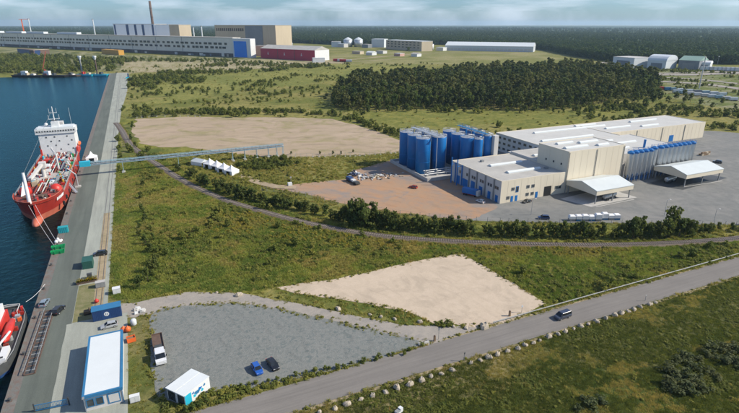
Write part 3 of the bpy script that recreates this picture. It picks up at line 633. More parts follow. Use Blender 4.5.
# ------------------------------------------------------------------ tents
def pagoda(x, y, s, h, label, rz=0):
    t = thing('pagoda_tent', label, 'tent', (x,y,0.06), rz, 'white pagoda tents')
    prof = [(1.0,2.5),(0.60,3.2),(0.30,4.0),(0.10,h-0.5),(0.02,h)]
    MB().loft([[(s*k,-s*k,z),(s*k,s*k,z),(-s*k,s*k,z),(-s*k,-s*k,z)] for k,z in prof]).build('roof', M['tent'], t)
    MB().box(-s,-s,2.2,s,-s+0.05,2.5).box(-s,s-0.05,2.2,s,s,2.5).box(-s,-s+0.05,2.2,-s+0.05,s-0.05,2.5).box(s-0.05,-s+0.05,2.2,s,s-0.05,2.5).build('valance', M['tent'], t)
    MB().box(-s,-s+0.06,0,-s+0.04,s-0.06,2.2).build('side_wall', M['tent'], t); MB().box(-s+0.06,s-0.05,0,s-0.06,s-0.01,2.2).build('back_wall', M['tent'], t); MB().box(s-0.04,-s+0.06,0,s,s-0.06,2.2).build('side_wall', M['tent'], t)
    MB().box(-s+0.1,-s+0.02,0,-s*0.45,-s+0.05,2.2).box(s*0.45,-s+0.02,0,s-0.1,-s+0.05,2.2).build('front_wall', M['tent'], t)
    for a in (-1,1):
        for b in (-1,1): MB().tube((a*(s-0.12),b*(s-0.12),0),(a*(s-0.12),b*(s-0.12),2.4),0.05,n=5).build('pole', M['steel'], t)
pagoda(5.6,219,2.9,5.8,'single white pagoda tent on the quay beside the tanker')
pa, pb = np.array(G(205,171)), np.array(G(231,176))
ang = math.atan2(pb[1]-pa[1], pb[0]-pa[0])
ts = [G(210.5,167.5),G(217.5,169.5),G(224.5,172),G(232,174.5)]
for i,p in enumerate(ts): pagoda(p[0],p[1],2.75,5.2,'white pagoda tent by the pipe bridge, %s of four from the left'%ORD[i],ang)
p = G(201,165.5)
t = thing('frame_tent', 'long pale blue-roofed frame tent at the left end of the tent row', 'tent', (p[0],p[1],0.06), ang)
MB().loft([[(x,-2.6,2.4),(x,0,3.9),(x,2.6,2.4)] for x in (-5.0,3.4)]).build('roof', M['farwhite'], t)
MB().box(-5,-2.55,0,3.4,-2.5,2.4).box(-5,2.5,0,3.4,2.55,2.4).build('side_wall', M['tent'], t)
MB().loft([[(x,-2.5,0),(x,-2.5,2.4),(x,0,3.85),(x,2.5,2.4),(x,2.5,0)] for x in (-4.98,-4.93)]).build('end_wall', M['tent'], t)
# ------------------------------------------------------------------ tanker
def text_mesh(s, size, m, name='lettering'):
    cu = bpy.data.curves.new(name, 'FONT'); cu.body = s; cu.size = size; cu.extrude = 0.01; cu.align_x = 'CENTER'; cu.align_y = 'CENTER'
    ob = bpy.data.objects.new(name, cu); dg = bpy.context.evaluated_depsgraph_get()
    me = bpy.data.meshes.new_from_object(ob); bpy.data.objects.remove(ob); me.materials.clear(); me.materials.append(m); return me
SX, SY = -10.2, 123.5
t = thing('tanker', 'red tanker ship with white superstructure moored at the quay', 'ship', (SX,SY,0))
ST = [ # y deck, half beam deck, y waterline, half beam waterline, top z
 (0,0.35,3.5,0.15,7.4),(1.6,3.2,5.0,1.0,7.3),(4.2,5.8,8,2.6,7.2),(8,7.9,12,5.2,7.1),(13,9.2,17,7.6,7.0),(19,9.9,23,9.2,6.9),(19.6,9.95,23.6,9.3,5.0),(30,10.1,31,10.0,4.9),(60,10.1,60,10.1,4.8),(92,10.1,92,10.1,4.8),(106,9.8,104,9.4,5.0),(117,8.6,112,6.6,5.2),(119,8.0,114,5,5.2)]
def hull_pt(s, k, side):
    yd,hd,yw,hw,zt = s; z0 = -3.2; z = z0+(zt-z0)*k; e = k**1.4
    return (0.93*side*(hw+(hd-hw)*e), yw+(yd-yw)*k**0.9, z)
def hull(name, k0, k1, m, n=5):
    b = MB()
    for side in (-1,1):
        b.loft([[hull_pt(s,k0+(k1-k0)*i/n,side) for i in range(n+1)] for s in ST], cap=False, closed=False)
    a = [hull_pt(ST[-1],k0+(k1-k0)*i/n,-1) for i in range(n+1)]+[hull_pt(ST[-1],k0+(k1-k0)*i/n,1) for i in range(n,-1,-1)]; b.face(a)
    return b.build(name, m, t)
hl = hull('hull', 0.36, 1.0, M['red']); hull('boot_topping', 0.0, 0.36, M['redlite'])
MB().loft([[(r*math.cos(a)*0.9, y, -2.0+r*math.sin(a)) for a in [2*math.pi*i/12 for i in range(12)]] for y,r in ((-2.6,0.3),(-1.8,1.2),(0,1.8),(3,2.1),(9,2.2))]).build('bulbous_bow', M['redlite'], t, True)
d = MB()
for a,b in zip(ST[:-1],ST[1:]):
    za, zb = a[4]-1.1, b[4]-1.1
    d.face([(-a[1]*0.91,a[0],za),(a[1]*0.91,a[0],za),(b[1]*0.91,b[0],zb),(-b[1]*0.91,b[0],zb)])
d.build('deck', M['reddeck'], t)
rl = MB()
for side in (-1,1):
    pts = [(0.93*side*(s[1]-0.05),s[0],s[4]+0.04) for s in ST]; rl.path(pts,0.13,5)
rl.build('bulwark_rail', M['redlite'], t)
for i in range(7):  # white bow name, too small to read in the photo: short strokes
    pass
zd = 3.75
# superstructure
fy = 101.0
sb = thing if False else None
sup = MB().box(-8.8,fy,zd,8.8,fy+17,16.4).build('superstructure', M['white'], t)
MB().box(-10.0,fy-0.6,16.45,10.0,fy+9,19.3).build('bridge', M['white'], t)
MB().box(-8.9,fy-0.2,19.32,9.1,fy+8.6,19.9).build('bridge_roof', M['white_roof'], t)
for i in range(15): window(t,-9.0+i*1.29,fy-0.62,18.0,'-y',1.15,1.1,'white')
for z in (14.6,12.2,9.8,7.4):
    for i in range(8):
        if (i*2+int(z)) % 5 < 2: window(t,-7.2+i*2.05,fy-0.02,z,'-y',0.75,0.75,'greysteel')
door(t,-1,fy-0.02,'-y',1.1,2.1,'red').location.z = zd
for s in (-1,1):
    lb = MB().loft([[(s*9.7+0.9*math.cos(a)*k, fy+4+y, 8.4+1.1*math.sin(a)*k) for a in [2*math.pi*j/10 for j in range(10)]] for y,k in ((0,0.25),(1,0.85),(3.5,1.0),(6,0.85),(7,0.25))]).build('lifeboat', M['orange'], t, True)
    MB().box(s*9.3-0.15,fy+4.5,6.8,s*9.3+0.15,fy+4.8,10.2).box(s*9.3-0.15,fy+9.5,6.8,s*9.3+0.15,fy+9.8,10.2).build('davit', M['white'], t)
    MB().box(s*8.9-0.4,fy-0.5,zd,s*8.9+0.4,fy+14,8.0).build('side_house', M['redbright'], t)
mk = MB().tube((0,fy+4,19.9),(0,fy+4,31),0.35,0.2).tube((-2.8,fy+4,24),(2.8,fy+4,24),0.16).tube((-2.0,fy+4,27.5),(2.0,fy+4,27.5),0.14).box(-1.9,fy+2.6,19.9,1.9,fy+6.2,22.6)
for x in (-2.6,2.6,-1.8,1.8): mk.tube((x,fy+4,24 if abs(x)>2 else 27.5),(x,fy+4,26.5 if abs(x)>2 else 30),0.08)
mk.build('radar_mast', M['white'], t); MB().box(-1.5,fy+3.7,23.1,1.5,fy+4.3,23.5).build('radar', M['darksteel'], t)
MB().lathe(-4.6,fy+5,[(0.1,19.9),(1.0,20.4),(1.1,21.1),(0.7,21.8),(0.1,22.1)],12).build('satellite_dome', M['white'], t, True)
MB().prism([(-3,fy+11),(3,fy+11),(3,fy+16),(-3,fy+16)],16.4,21.0).build('funnel', M['offwhite'], t)
MB().tube((8.2,fy+3,19.9),(8.2,fy+3,30),0.06).build('aerial', M['white'], t)
# deck outfit: pipes, cat-walk, manifold, crane, hatches, domes
for x,r in ((-2.2,0.35),(-1.2,0.28),(-0.3,0.35),(0.8,0.25),(2.0,0.35),(3.0,0.2)): MB().tube((x,20,zd+1.5),(x,fy,zd+1.5),r,n=7).build('deck_pipe', M['offwhite'] if x in (-1.2,0.8) else M['reddeck'], t)
MB().box(4.2,19,zd+2.0,5.6,fy,zd+2.2).build('catwalk', M['greysteel'], t)
for y in (44,46,48,50,52): MB().tube((-8.5,y,zd+1.9),(8.8,y,zd+1.9),0.26,n=7).build('manifold_pipe', M['offwhite'], t)
MB().box(6.5,42,zd,9.2,54,zd+1.0).build('drip_tray', M['darksteel'], t)
for k,(x,y) in enumerate(((-6,25),(5.8,24))): MB().lathe(x,y,[(2.6,zd),(2.6,zd+1.4),(2.2,zd+2.9),(1.2,zd+3.8),(0.1,zd+4.1)],20).build('tank_dome', M['redbright'], t, True)
rr = random.Random(5)
cols = ['white','offwhite','yellowp','bluemid','greysteel','redbright','redbright','reddeck','tan','cyan','darksteel','green','wood']
for k in range(300):
    x, y = rr.uniform(-8.4,8.2), rr.uniform(28,fy-1.5); sx, sy, sz = rr.uniform(0.3,1.5), rr.uniform(0.3,2.0), rr.uniform(0.5,2.6)
    if rr.random() < 0.4: MB().lathe(x,y,[(sx*0.4,zd),(sx*0.4,zd+sz),(sx*0.25,zd+sz+0.25)],10).build('deck_vent', M[rr.choice(cols)], t)
    else: MB().box(x,y,zd,x+sx,y+sy,zd+sz).build('deck_locker', M[rr.choice(cols)], t)
for side in (-1,1):
    rg = MB()
    for z in (5.5,6.0): rg.path([(side*9.25,20,z),(side*9.3,40,z),(side*9.3,fy-2,z)],0.04,4)
    for y in np.arange(20,fy-2,2.5): rg.tube((side*9.3,y,4.9),(side*9.3,y,6.0),0.04,n=4)
    rg.build('side_railing', M['white'], t)
for a,b in (((0,fy+4,29.5),(-1.5,5.6,zd+14)),((2.6,fy+4,25.5),(3.2,62,zd+9)),((-1.5,5.6,zd+14),(6.5,18,6.2)),((-1.5,5.6,zd+14),(-7,18,6.2))): MB().tube(a,b,0.05,n=4).build('stay_wire', M['greysteel'], t)
for k in range(9): MB().lathe(9.25,14+k*9.5,[(0.1,0.4),(0.55,0.7),(0.55,2.2),(0.1,2.5)],10).build('fender', M['rubber'], t)
MB().tube((-1.2,47,zd),(-1.2,47,zd+8.5),0.9,0.8,12).build('crane_post', M['offwhite'], t)
MB().bar((-1.2,47,zd+8.2),(-4.6,32,zd+5.0),1.2,1.2).build('crane_boom', M['offwhite'], t)
MB().box(-2.6,46,zd+6.2,0.2,49.4,zd+9.0).build('crane_cab', M['offwhite'], t)
MB().bar((3.2,62,zd+8.6),(-0.5,78,zd+9.4),0.8,0.8).tube((3.2,62,zd),(3.2,62,zd+9),0.5).build('stores_crane', M['offwhite'], t)
MB().bar((6.6,70,zd+3.0),(9.4,52,zd+5.5),0.6,0.6).build('hose_boom', M['white'], t)
for k,(x,y,l,w,m) in enumerate(((2.0,34,4.5,2.2,'white'),(-5.5,38,3.5,2.5,'tan'),(-3.5,56,6,3.5,'offwhite'),(-7.0,52,3,2,'white'),(3.5,54,3.5,2.2,'tan'),(-5,68,5,3.4,'white'),(2.6,82,5,3,'offwhite'),(-6,82,4,3,'redbright'))):
    MB().box(x,y,zd,x+w,y+l,zd+1.9).box(x+0.2,y+0.2,zd+1.9,x+w-0.2,y+l-0.2,zd+2.2).build('hatch', M[m], t)
# forecastle
zf = 6.05
MB().tube((-1.2,3.2,zf),(-1.5,5.6,zf+12.5),0.75,0.55,12).build('foremast', M['white'], t)
MB().loft([[(-6.0,15,zf),(-3.4,18,zf),(-4.6,17,zf+6.0)],[(-6.1,15.4,zf),(-3.5,18.4,zf),(-4.7,17.4,zf+6.0)]]).build('breakwater_awning', M['white'], t)
for k in range(26):
    y = rr.uniform(4.5,17); hb = np.interp(y,[0,4,8,13,18],[0.3,4.6,6.6,8,8.4]); x = rr.uniform(-hb,hb-0.8); s = rr.uniform(0.4,1.1)
    MB().lathe(x,y,[(s*0.5,zf),(s*0.5,zf+0.9),(s*0.7,zf+1.0)],9).build('mooring_winch', M[rr.choice(['darksteel','reddeck','offwhite','tan','redbright','rust'])], t)
MB().tube((-4.5,10,zf+0.9),(-1.6,10,zf+0.9),0.7).build('windlass', M['rust'], t); MB().tube((1.2,10,zf+0.9),(4.2,10,zf+0.9),0.7).build('windlass', M['rust'], t)
# white lettering on the starboard bow (name illegible at this size: plain white strokes)
for i in range(8):
    y = 9.0+i*1.05; hb = float(np.interp(y,[s[0] for s in ST],[s[1] for s in ST])); hw = hb-1.35
    MB().bar((hb+0.02-0.55,y+0.6,4.3),(hb+0.05-0.38,y+0.9+0.15*(i%3),5.5),0.10,0.42).build('name_letter', M['white'], t)
# gangway from ship to quay
g = thing('gangway', 'light grey gangway sloping from the tanker deck down to the quay', 'gangway', (0,160,0))
MB().bar((-3.5,8,5.2),(2.4,-5,0.5),1.1,0.15).build('deck', M['steel'], g)
for o in (-0.5,0.5): MB().bar((-3.5+o,8,6.3),(2.4+o,-5,1.6),0.07,0.07).bar((-3.5+o,8,5.2),(-3.5+o,8,6.3),0.07,0.07).bar((2.4+o,-5,0.4),(2.4+o,-5,1.6),0.07,0.07).bar((-0.5+o,1.4,2.8),(-0.5+o,1.4,4.0),0.07,0.07).build('handrail', M['steel'], g)
t = thing('cargo_loader', 'pale jointed cargo loader on the quay beside the tanker', 'cargo loader', (2.2,166,0.06))
MB().box(-1.2,-1.2,0,1.2,1.2,0.6).build('base', M['concrete'], t); MB().tube((0,0,0.6),(0,0,6.5),0.35).build('riser', M['steel'], t)
MB().tube((0,0,6.3),(-3.5,3,9.0),0.28).tube((-3.5,3,9.0),(-6.5,4,5.4),0.24).build('arm', M['offwhite'], t)
def rope(a, b, label, sag=0.8):
    pts = []
    for i in range(13):
        k = i/12; pts.append((a[0]+(b[0]-a[0])*k, a[1]+(b[1]-a[1])*k, a[2]+(b[2]-a[2])*k-sag*4*k*(1-k)))
    tag(MB().path(pts,0.045,5).build('mooring_rope', M['tent']), label, 'rope')
rope((SX-1.2,SY+0.6,6.3),(0.9,87,0.6),'long bow mooring rope from the tanker stem to the green skips',1.0)
rope((SX+1.0,SY+0.6,6.3),(0.9,92,0.6),'second shorter bow mooring rope of the tanker',0.8)
rope((-2.0,46,1.6),(1.0,58,0.6),'thin mooring rope of the small red service vessel',0.5)
# ------------------------------------------------------------------ service vessel at the lower left
t = thing('service_vessel', 'small service vessel with red deckhouse moored at the lower left', 'boat', (-6.0,16.0,0))
hs = [(0,2.6),(2,4.2),(6,4.9),(20,5.0),(25,4.6),(28,3.6),(30,1.8)]
for k0,k1,m,nm in ((-3.2,-1.5,'bluedark','lower_hull'),(-1.5,0.9,'darksteel','hull')):
    b = MB()
    for s in (-1,1): b.loft([[(s*h*(0.94 if k0<-2 else 1),y,k0),(s*h,y,k1)] for y,h in hs],cap=False,closed=False)
    b.face([(-2.6,0,k0),(2.6,0,k0),(2.6,0,k1),(-2.6,0,k1)]); b.face([(1.8,30,k0),(-1.8,30,k0),(-1.8,30,k1),(1.8,30,k1)]); b.build(nm, M[m], t)
b = MB()
for (y0,h0),(y1,h1) in zip(hs[:-1],hs[1:]): b.face([(-h0,y0,0.55),(h0,y0,0.55),(h1,y1,0.55),(-h1,y1,0.55)])
b.build('deck', M['darksteel'], t)
r8 = random.Random(77)
for k in range(34):
    x, y, sx, sy, sz = r8.uniform(-3.8,3.4), r8.uniform(1.5,27), r8.uniform(0.3,1.1), r8.uniform(0.3,1.4), r8.uniform(0.4,1.6); MB().box(x,y,0.555,x+sx,y+sy,0.55+sz).build('deck_gear', M[r8.choice(['redbright','red','greysteel','offwhite','orange','reddeck','darksteel','steel'])], t)
for s in (-1,1): MB().path([(s*(h-0.15),y,1.1) for y,h in hs],0.10,6).build('bulwark', M['greysteel'], t)
MB().path([(1.8,30,1.1),(-1.8,30,1.1)],0.28,6).build('bulwark', M['greysteel'], t)
MB().path([(s*2.9,y,z) for s,y,z in ((1,24,1.0),(1,24,2.2),(1,28.2,2.2),(0,29,2.2),(-1,28.2,2.2),(-1,24,2.2))],0.10,6).build('bow_rail', M['offwhite'], t)
MB().box(-4.2,15,0.55,1.0,24,3.4).build('deckhouse', M['redbright'], t); MB().box(-3.8,16.5,3.42,0.6,23,5.8).build('wheelhouse', M['white'], t)
for i in range(4): window(t,-3.2+i*1.1,16.48,4.7,'-y',0.9,0.9,'greysteel')
MB().loft([[(1.2+1.0*math.cos(a)*k+1.3,y,2.0+0.9*math.sin(a)*k) for a in [2*math.pi*j/10 for j in range(10)]] for y,k in ((9,0.3),(10.2,1),(16,1.1),(19.5,0.8),(20.5,0.2))]).build('rescue_boat', M['redbright'], t, True)
MB().box(-3.6,3,0.56,1.2,12,2.0).build('hatch', M['redbright'], t); MB().box(2.4,2.0,0.56,3.9,7.5,1.7).build('deck_crate', M['white'], t)
for i,(x,y,m) in enumerate(((-2,1.0,'orange'),(0.6,13.2,'white'),(2.7,22,'bluedark'),(1.6,6.5,'darksteel'),(3.2,12,'greysteel'),(-3.4,13,'orange'),(1.9,24.6,'red'))): MB().lathe(x,y,[(0.55,0.56),(0.55,1.6),(0.35,1.8)],10).build('deck_drum', M[m], t)
MB().tube((-1.8,19,5.8),(-1.8,19,13.5),0.12,0.06).tube((-3.2,19,10),(-0.4,19,10),0.06).build('mast', M['white'], t)
MB().bar((0.5,4,1.8),(3.8,11,3.6),0.35,0.35).build('deck_crane', M['white'], t)

# ------------------------------------------------------------------ cars
_wheel = None
def wheel_mesh(r=0.33, w=0.22):
    b = MB(); n = 14
    rings = [[(x, rr*math.cos(2*math.pi*i/n), rr*math.sin(2*math.pi*i/n)) for i in range(n)] for x,rr in ((-w/2,r*0.6),(-w/2,r*0.95),(0,r),(w/2,r*0.95),(w/2,r*0.6))]
    return b.loft(rings).mesh('wheel', M['rubber'], False)
WHEEL = wheel_mesh(); RIM = MB().loft([[(x, 0.2*math.cos(2*math.pi*i/12), 0.2*math.sin(2*math.pi*i/12)) for i in range(12)] for x in (-0.125,0.125)]).mesh('rim', M['steel'])
LAMP = MB().box(-0.2,-0.04,-0.07,0.2,0.04,0.07).mesh('headlight', M['white']); TAIL = MB().box(-0.16,-0.04,-0.1,0.16,0.04,0.1).mesh('tail_light', M['redbright'])
CARMESH = {}
KIND = { # length, width, lower body stations (y,z top, width factor), greenhouse: base y0,y1, roof y0,y1, roof z
 'hatch': (4.2,1.78,[(-2.1,0.62,0.80),(-2.0,0.74,0.93),(-1.1,0.90,1.0),(0,0.93,1.0),(1.3,0.95,1.0),(2.0,0.92,0.95),(2.1,0.70,0.88)],(-1.15,1.95,-0.35,1.45,1.46)),
 'sedan': (4.6,1.82,[(-2.3,0.60,0.80),(-2.15,0.72,0.93),(-1.1,0.88,1.0),(0,0.92,1.0),(1.4,0.96,1.0),(2.15,0.92,0.95),(2.3,0.66,0.88)],(-1.15,1.75,-0.35,0.95,1.42)),
 'suv':   (4.6,1.88,[(-2.3,0.72,0.82),(-2.15,0.90,0.95),(-1.2,1.04,1.0),(0,1.06,1.0),(1.5,1.08,1.0),(2.2,1.04,0.96),(2.3,0.80,0.9)],(-1.25,2.15,-0.5,1.75,1.72)),
 'van':   (4.9,1.92,[(-2.45,0.80,0.84),(-2.3,0.98,0.95),(-1.5,1.12,1.0),(0,1.14,1.0),(1.6,1.14,1.0),(2.35,1.12,0.98),(2.45,0.85,0.94)],(-1.7,2.40,-0.85,2.2,1.92))}
def car(front, rear, kind, colr, label, pts_px=True, group=None, z=0.06):
    a, b = (G(*front, 0.6), G(*rear, 0.6)) if pts_px else (front, rear)
    cx, cy = (a[0]+b[0])/2, (a[1]+b[1])/2; ang = math.atan2(a[1]-b[1], a[0]-b[0])+math.pi/2   # local front is -y
    t = thing('parked_car' if kind != 'van' else 'passenger_van', label, 'van' if kind == 'van' else 'car', (cx,cy,z), ang, group)
    L, Wd, st, gh = KIND[kind]; key = (kind, colr)
    if key not in CARMESH:
        pm = car_paint('car_paint', colr); h = Wd/2
        body = MB().loft([[(-h*w*0.9,y,0.22),(-h*w,y,0.42),(-h*w,y,zt-0.12),(-h*w*0.93,y,zt),(h*w*0.93,y,zt),(h*w,y,zt-0.12),(h*w,y,0.42),(h*w*0.9,y,0.22)] for y,zt,w in st])
        y0,y1,r0,r1,zr = gh; zb = st[3][1]-0.06
        gl = MB().loft([[(-h*0.92,y0,zb),(h*0.92,y0,zb),(h*0.92,y1,zb),(-h*0.92,y1,zb)],[(-h*0.76,r0,zr-0.03),(h*0.76,r0,zr-0.03),(h*0.76,r1,zr-0.03),(-h*0.76,r1,zr-0.03)]])
        rf = MB().loft([[(-h*0.78,r0-0.05,zr-0.06),(h*0.78,r0-0.05,zr-0.06),(h*0.78,r1+0.08,zr-0.06),(-h*0.78,r1+0.08,zr-0.06)],[(-h*0.70,r0+0.06,zr),(h*0.70,r0+0.06,zr),(h*0.70,r1,zr),(-h*0.70,r1,zr)]])
        for s in (-1,1):
            for (ya,yb) in ((y0,r0),(y1,r1)): rf.tube((s*h*0.925,ya,zb),(s*h*0.765,yb,zr-0.03),0.05,n=4)
            rf.tube((s*h*0.925,(y0+y1)/2,zb),(s*h*0.765,(r0+r1)/2,zr-0.03),0.05,n=4)
        mr = MB().box(-h-0.16,y0+0.35,zb+0.02,-h+0.02,y0+0.5,zb+0.17).box(h-0.02,y0+0.35,zb+0.02,h+0.16,y0+0.5,zb+0.17)
        CARMESH[key] = (body.mesh('body', pm), gl.mesh('windows', M['carglass']), rf.mesh('roof', pm), mr.mesh('mirrors', pm))
    for nm, me in zip(('body','windows','roof','mirrors'), CARMESH[key]): place(nm, me, t)
    for sx in (-1,1):
        for y in (-L*0.31,L*0.30): w = place('wheel', WHEEL, t, (sx*(Wd/2-0.1),y,0.33)); place('rim', RIM, w)
        place('headlight', LAMP, t, (sx*Wd*0.31,-L/2+0.08,0.62)); place('tail_light', TAIL, t, (sx*Wd*0.36,L/2-0.05,0.78))
    return t
BLK=(0.012,0.013,0.016); 
car((260.5,374),(253.5,363),'hatch',(0.015,0.10,0.42),'bright blue hatchback parked on the grey gravel lot')
car((277,369.5),(268.5,358.5),'sedan',BLK,'black saloon car parked beside the blue hatchback on gravel')
car((104,326.5),(114.5,324),'hatch',(0.42,0.44,0.45),'silver hatchback parked between the blue container and the white roofed shed')
car((62.5,306),(54,314.5),'suv',BLK,'black estate car standing on the quay lane')
car((46.5,300),(42.5,305.5),'hatch',(0.22,0.28,0.33),'small grey-blue hatchback parked at the quay edge')
car((94,254.5),(106,253),'suv',(0.02,0.022,0.025),'dark estate car parked across the quay rails beside the green container')
car((555,318.5),(570,313.5),'van',(0.05,0.06,0.085),'dark blue-grey van driving along the asphalt road')
car((475,199.5),(486,203),'hatch',(0.70,0.71,0.71),'white car parked beside the blue doors of the low hall')
car((521,202.5),(532.5,200),'sedan',BLK,'black saloon car parked by the cream front of the low hall')
car((538.5,217.5),(549,218),'suv',(0.02,0.05,0.14),'dark blue car near the hedge below the low hall')
car((410.5,186.5),(416,187.5),'hatch',(0.35,0.05,0.03),'small red car alone on the reddish dirt yard')
car((664,178),(675,181),'van',(0.04,0.045,0.05),'dark delivery van under the right canopy')
car((596,196.5),(606,193),'van',(0.45,0.46,0.46),'pale delivery van under the left canopy')
car((711,161),(724,163),'suv',(0.04,0.045,0.05),'dark car at the far right edge of the factory yard')

# ------------------------------------------------------------------ buildings and gear on the near quay
t = thing('quay_shed', 'long blue-trimmed shed with a white flat roof beside the quay lane', 'shed', (15.9,-7.3,0.12))
L, Wd, H = 22.8, 7.1, 3.7
MB().box(0.1,0.1,0,Wd-0.1,L-0.1,H).build('wall', M['offwhite'], t)
MB().box(0,0,H,Wd,L,H+0.10).build('roof', M['white_roof'], t)
f = MB()
for b in ((-0.2,-0.2,Wd+0.2,0.25),(-0.2,L-0.25,Wd+0.2,L+0.2),(-0.2,0.25,0.25,L-0.25),(Wd-0.25,0.25,Wd+0.2,L-0.25)): f.box(b[0],b[1],H-0.45,b[2],b[3],H+0.22)
f.build('roof_trim', M['bluemid'], t)
for x in (0,Wd): MB().box(x-0.06,-0.06,0,x+0.06,0.12,H-0.46).build('corner_post', M['bluemid'], t)
for x,w in ((1.05,1.5),(2.75,1.5)): window(t,x,0.09,1.85,'-y',w,1.9,'bluemid')
MB().box(4.2,0.02,0.5,6.6,0.1,2.9).build('sign_panel', M['bluemid'], t); MB().box(4.45,-0.01,0.75,6.35,0.02,2.65).build('sign_face', M['offwhite'], t)
for k in range(4): window(t,0.09,3+k*5.3,1.8,'-x',1.6,1.3,'bluemid')
MB().tube((0.3,-1.6,0),(0.3,-1.6,4.6),0.06).box(0.1,-2.1,4.6,0.5,-1.4,4.75).build('lamp_post', M['greysteel'], t)
t = thing('office_container', 'dark blue office container with light blue roof and round white logo', 'container', (*G(93.5,322.5),0.12), R(2))
MB().box(0,0,0,7.0,2.9,3.0).build('wall', M['bluedark'], t); MB().box(-0.1,-0.1,3.0,7.1,3.0,3.14).build('roof', M['bluemid'], t)
c = MB().loft([[(3.4+0.62*math.cos(2*math.pi*i/20),y,1.6+0.62*math.sin(2*math.pi*i/20)) for i in range(20)] for y in (-0.01,-0.04)]).build('logo_disc', M['white'], t)
MB().loft([[(3.4+0.36*math.cos(2*math.pi*i/20),y,1.6+0.36*math.sin(2*math.pi*i/20)) for i in range(20)] for y in (-0.042,-0.06)]).build('logo_ring', M['bluedark'], c)
MB().box(3.28,-0.075,1.3,3.52,-0.062,1.9).box(3.1,-0.075,1.55,3.7,-0.062,1.66).build('logo_mark', M['white'], c)
rb = MB()
for k in range(17): rb.box(0.15+k*0.4,-0.05,0.1,0.27+k*0.4,-0.002,2.9) if not 2.4<0.15+k*0.4<4.2 else None
rb.build('ribs', M['bluedark'], t)
t = thing('dark_pump', 'dark machine standing at the left end of the blue office container', 'machine', (*G(88,314),0.12))
MB().box(-0.9,-0.7,0,0.9,0.7,1.0).build('body', M['rubber'], t); MB().tube((0.5,0,1.0),(0.5,0,1.8),0.15).build('exhaust', M['rust'], t)
t = thing('marker_buoy', 'small red buoy behind the blue office container', 'buoy', (*G(97,303),0.12)); MB().lathe(0,0,[(0.1,0),(0.6,0.3),(0.6,0.8),(0.1,1.3)],12).build('float', M['redbright'], t, True)
kp = [np.array(G(167,388,2.8)), np.array(G(184.5,396.5,2.8)), np.array(G(209,377.5,2.8))]
e1 = kp[2]-kp[1]; ka = math.atan2(e1[1],e1[0])
t = thing('exhibition_kiosk', 'white twin container kiosk with blue graphics at the gravel lot corner', 'kiosk', (kp[1][0],kp[1][1],0.1), ka)
MB().box(0,0,0,6.8,2.62,2.9).box(0,2.68,0,6.8,5.3,2.9).build('wall', M['white'], t)
MB().box(-0.3,-0.08,2.9,6.88,2.56,3.02).box(-0.3,2.74,2.9,6.88,5.38,3.02).build('roof', M['white_roof'], t)
MB().box(-0.03,0.25,0.1,-0.002,2.2,2.4).box(-0.03,2.9,0.1,-0.002,5.1,2.4).build('glass_front', M['window'], t)
MB().box(0.02,-0.02,0.1,1.7,-0.002,2.65).build('cyan_panel', M['cyan'], t)
for i,(x,z,r,m) in enumerate(((3.3,1.5,0.75,'bluemid'),(4.1,1.9,0.45,'blue'),(2.5,1.1,0.4,'cyan'),(4.6,1.2,0.35,'cyan'),(5.3,2.0,0.3,'bluemid'),(2.2,2.0,0.3,'blue'))):
    MB().loft([[(x+r*(1+0.35*math.sin(3*a+i))*math.cos(a),y,z+r*0.8*(1+0.3*math.cos(2*a+i))*math.sin(a)) for a in [2*math.pi*j/22 for j in range(22)]] for y in (-0.006-0.006*i,-0.01-0.006*i)]).build('graphic', M[m], t)
# flatbed truck
t = thing('flatbed_truck', 'white cab truck with rusty brown flatbed on the gravel lot edge', 'truck', (*G(162,366),0.06), R(2))
pw = car_paint('truck_white', (0.75,0.76,0.76))
MB().loft([[(-1.15,-0.1,0.5),(1.15,-0.1,0.5),(1.15,-0.1,1.3),(-1.15,-0.1,1.3)],[(-1.2,0.9,0.5),(1.2,0.9,0.5),(1.2,0.9,1.45),(-1.2,0.9,1.45)],[(-1.2,4.4,0.5),(1.2,4.4,0.5),(1.2,4.4,1.5),(-1.2,4.4,1.5)]]).build('cab', pw, t)
MB().loft([[(-1.12,0.9,1.45),(1.12,0.9,1.45),(1.12,4.3,1.45),(-1.12,4.3,1.45)],[(-1.0,1.8,2.3),(1.0,1.8,2.3),(1.0,4.2,2.3),(-1.0,4.2,2.3)]]).build('windows', M['carglass'], t)
MB().box(-1.02,1.75,2.3,1.02,4.25,2.42).build('cab_roof', pw, t)
MB().box(-1.25,5.1,0.85,1.25,12.4,1.05).build('flatbed', M['rust'], t)
for b in ((-1.25,5.1,-1.17,12.4),(1.17,5.1,1.25,12.4),(-1.17,12.3,1.17,12.4),(-1.17,5.1,1.17,5.2)): MB().box(b[0],b[1],1.05,b[2],b[3],1.4).build('side_board', M['rust'], t)
MB().box(-0.5,1.0,0.4,0.5,12.2,0.8).build('chassis', M['darksteel'], t); MB().box(-1.0,5.3,1.06,0.8,6.6,1.7).build('load', M['darksteel'], t)
for y in (1.2,3.9,9.2,10.6):
    for s in (-1,1): w = place('wheel', WHEEL, t, (s*1.05,y,0.42), 0, (1.1,1.28,1.28)); place('rim', RIM, w)
for s in (-1,1): place('headlight', LAMP, t, (s*0.8,-0.12,0.95)); MB().box(s*1.3-0.12,1.3,1.5,s*1.3+0.12,1.4,2.0).build('mirror', M['rubber'], t)
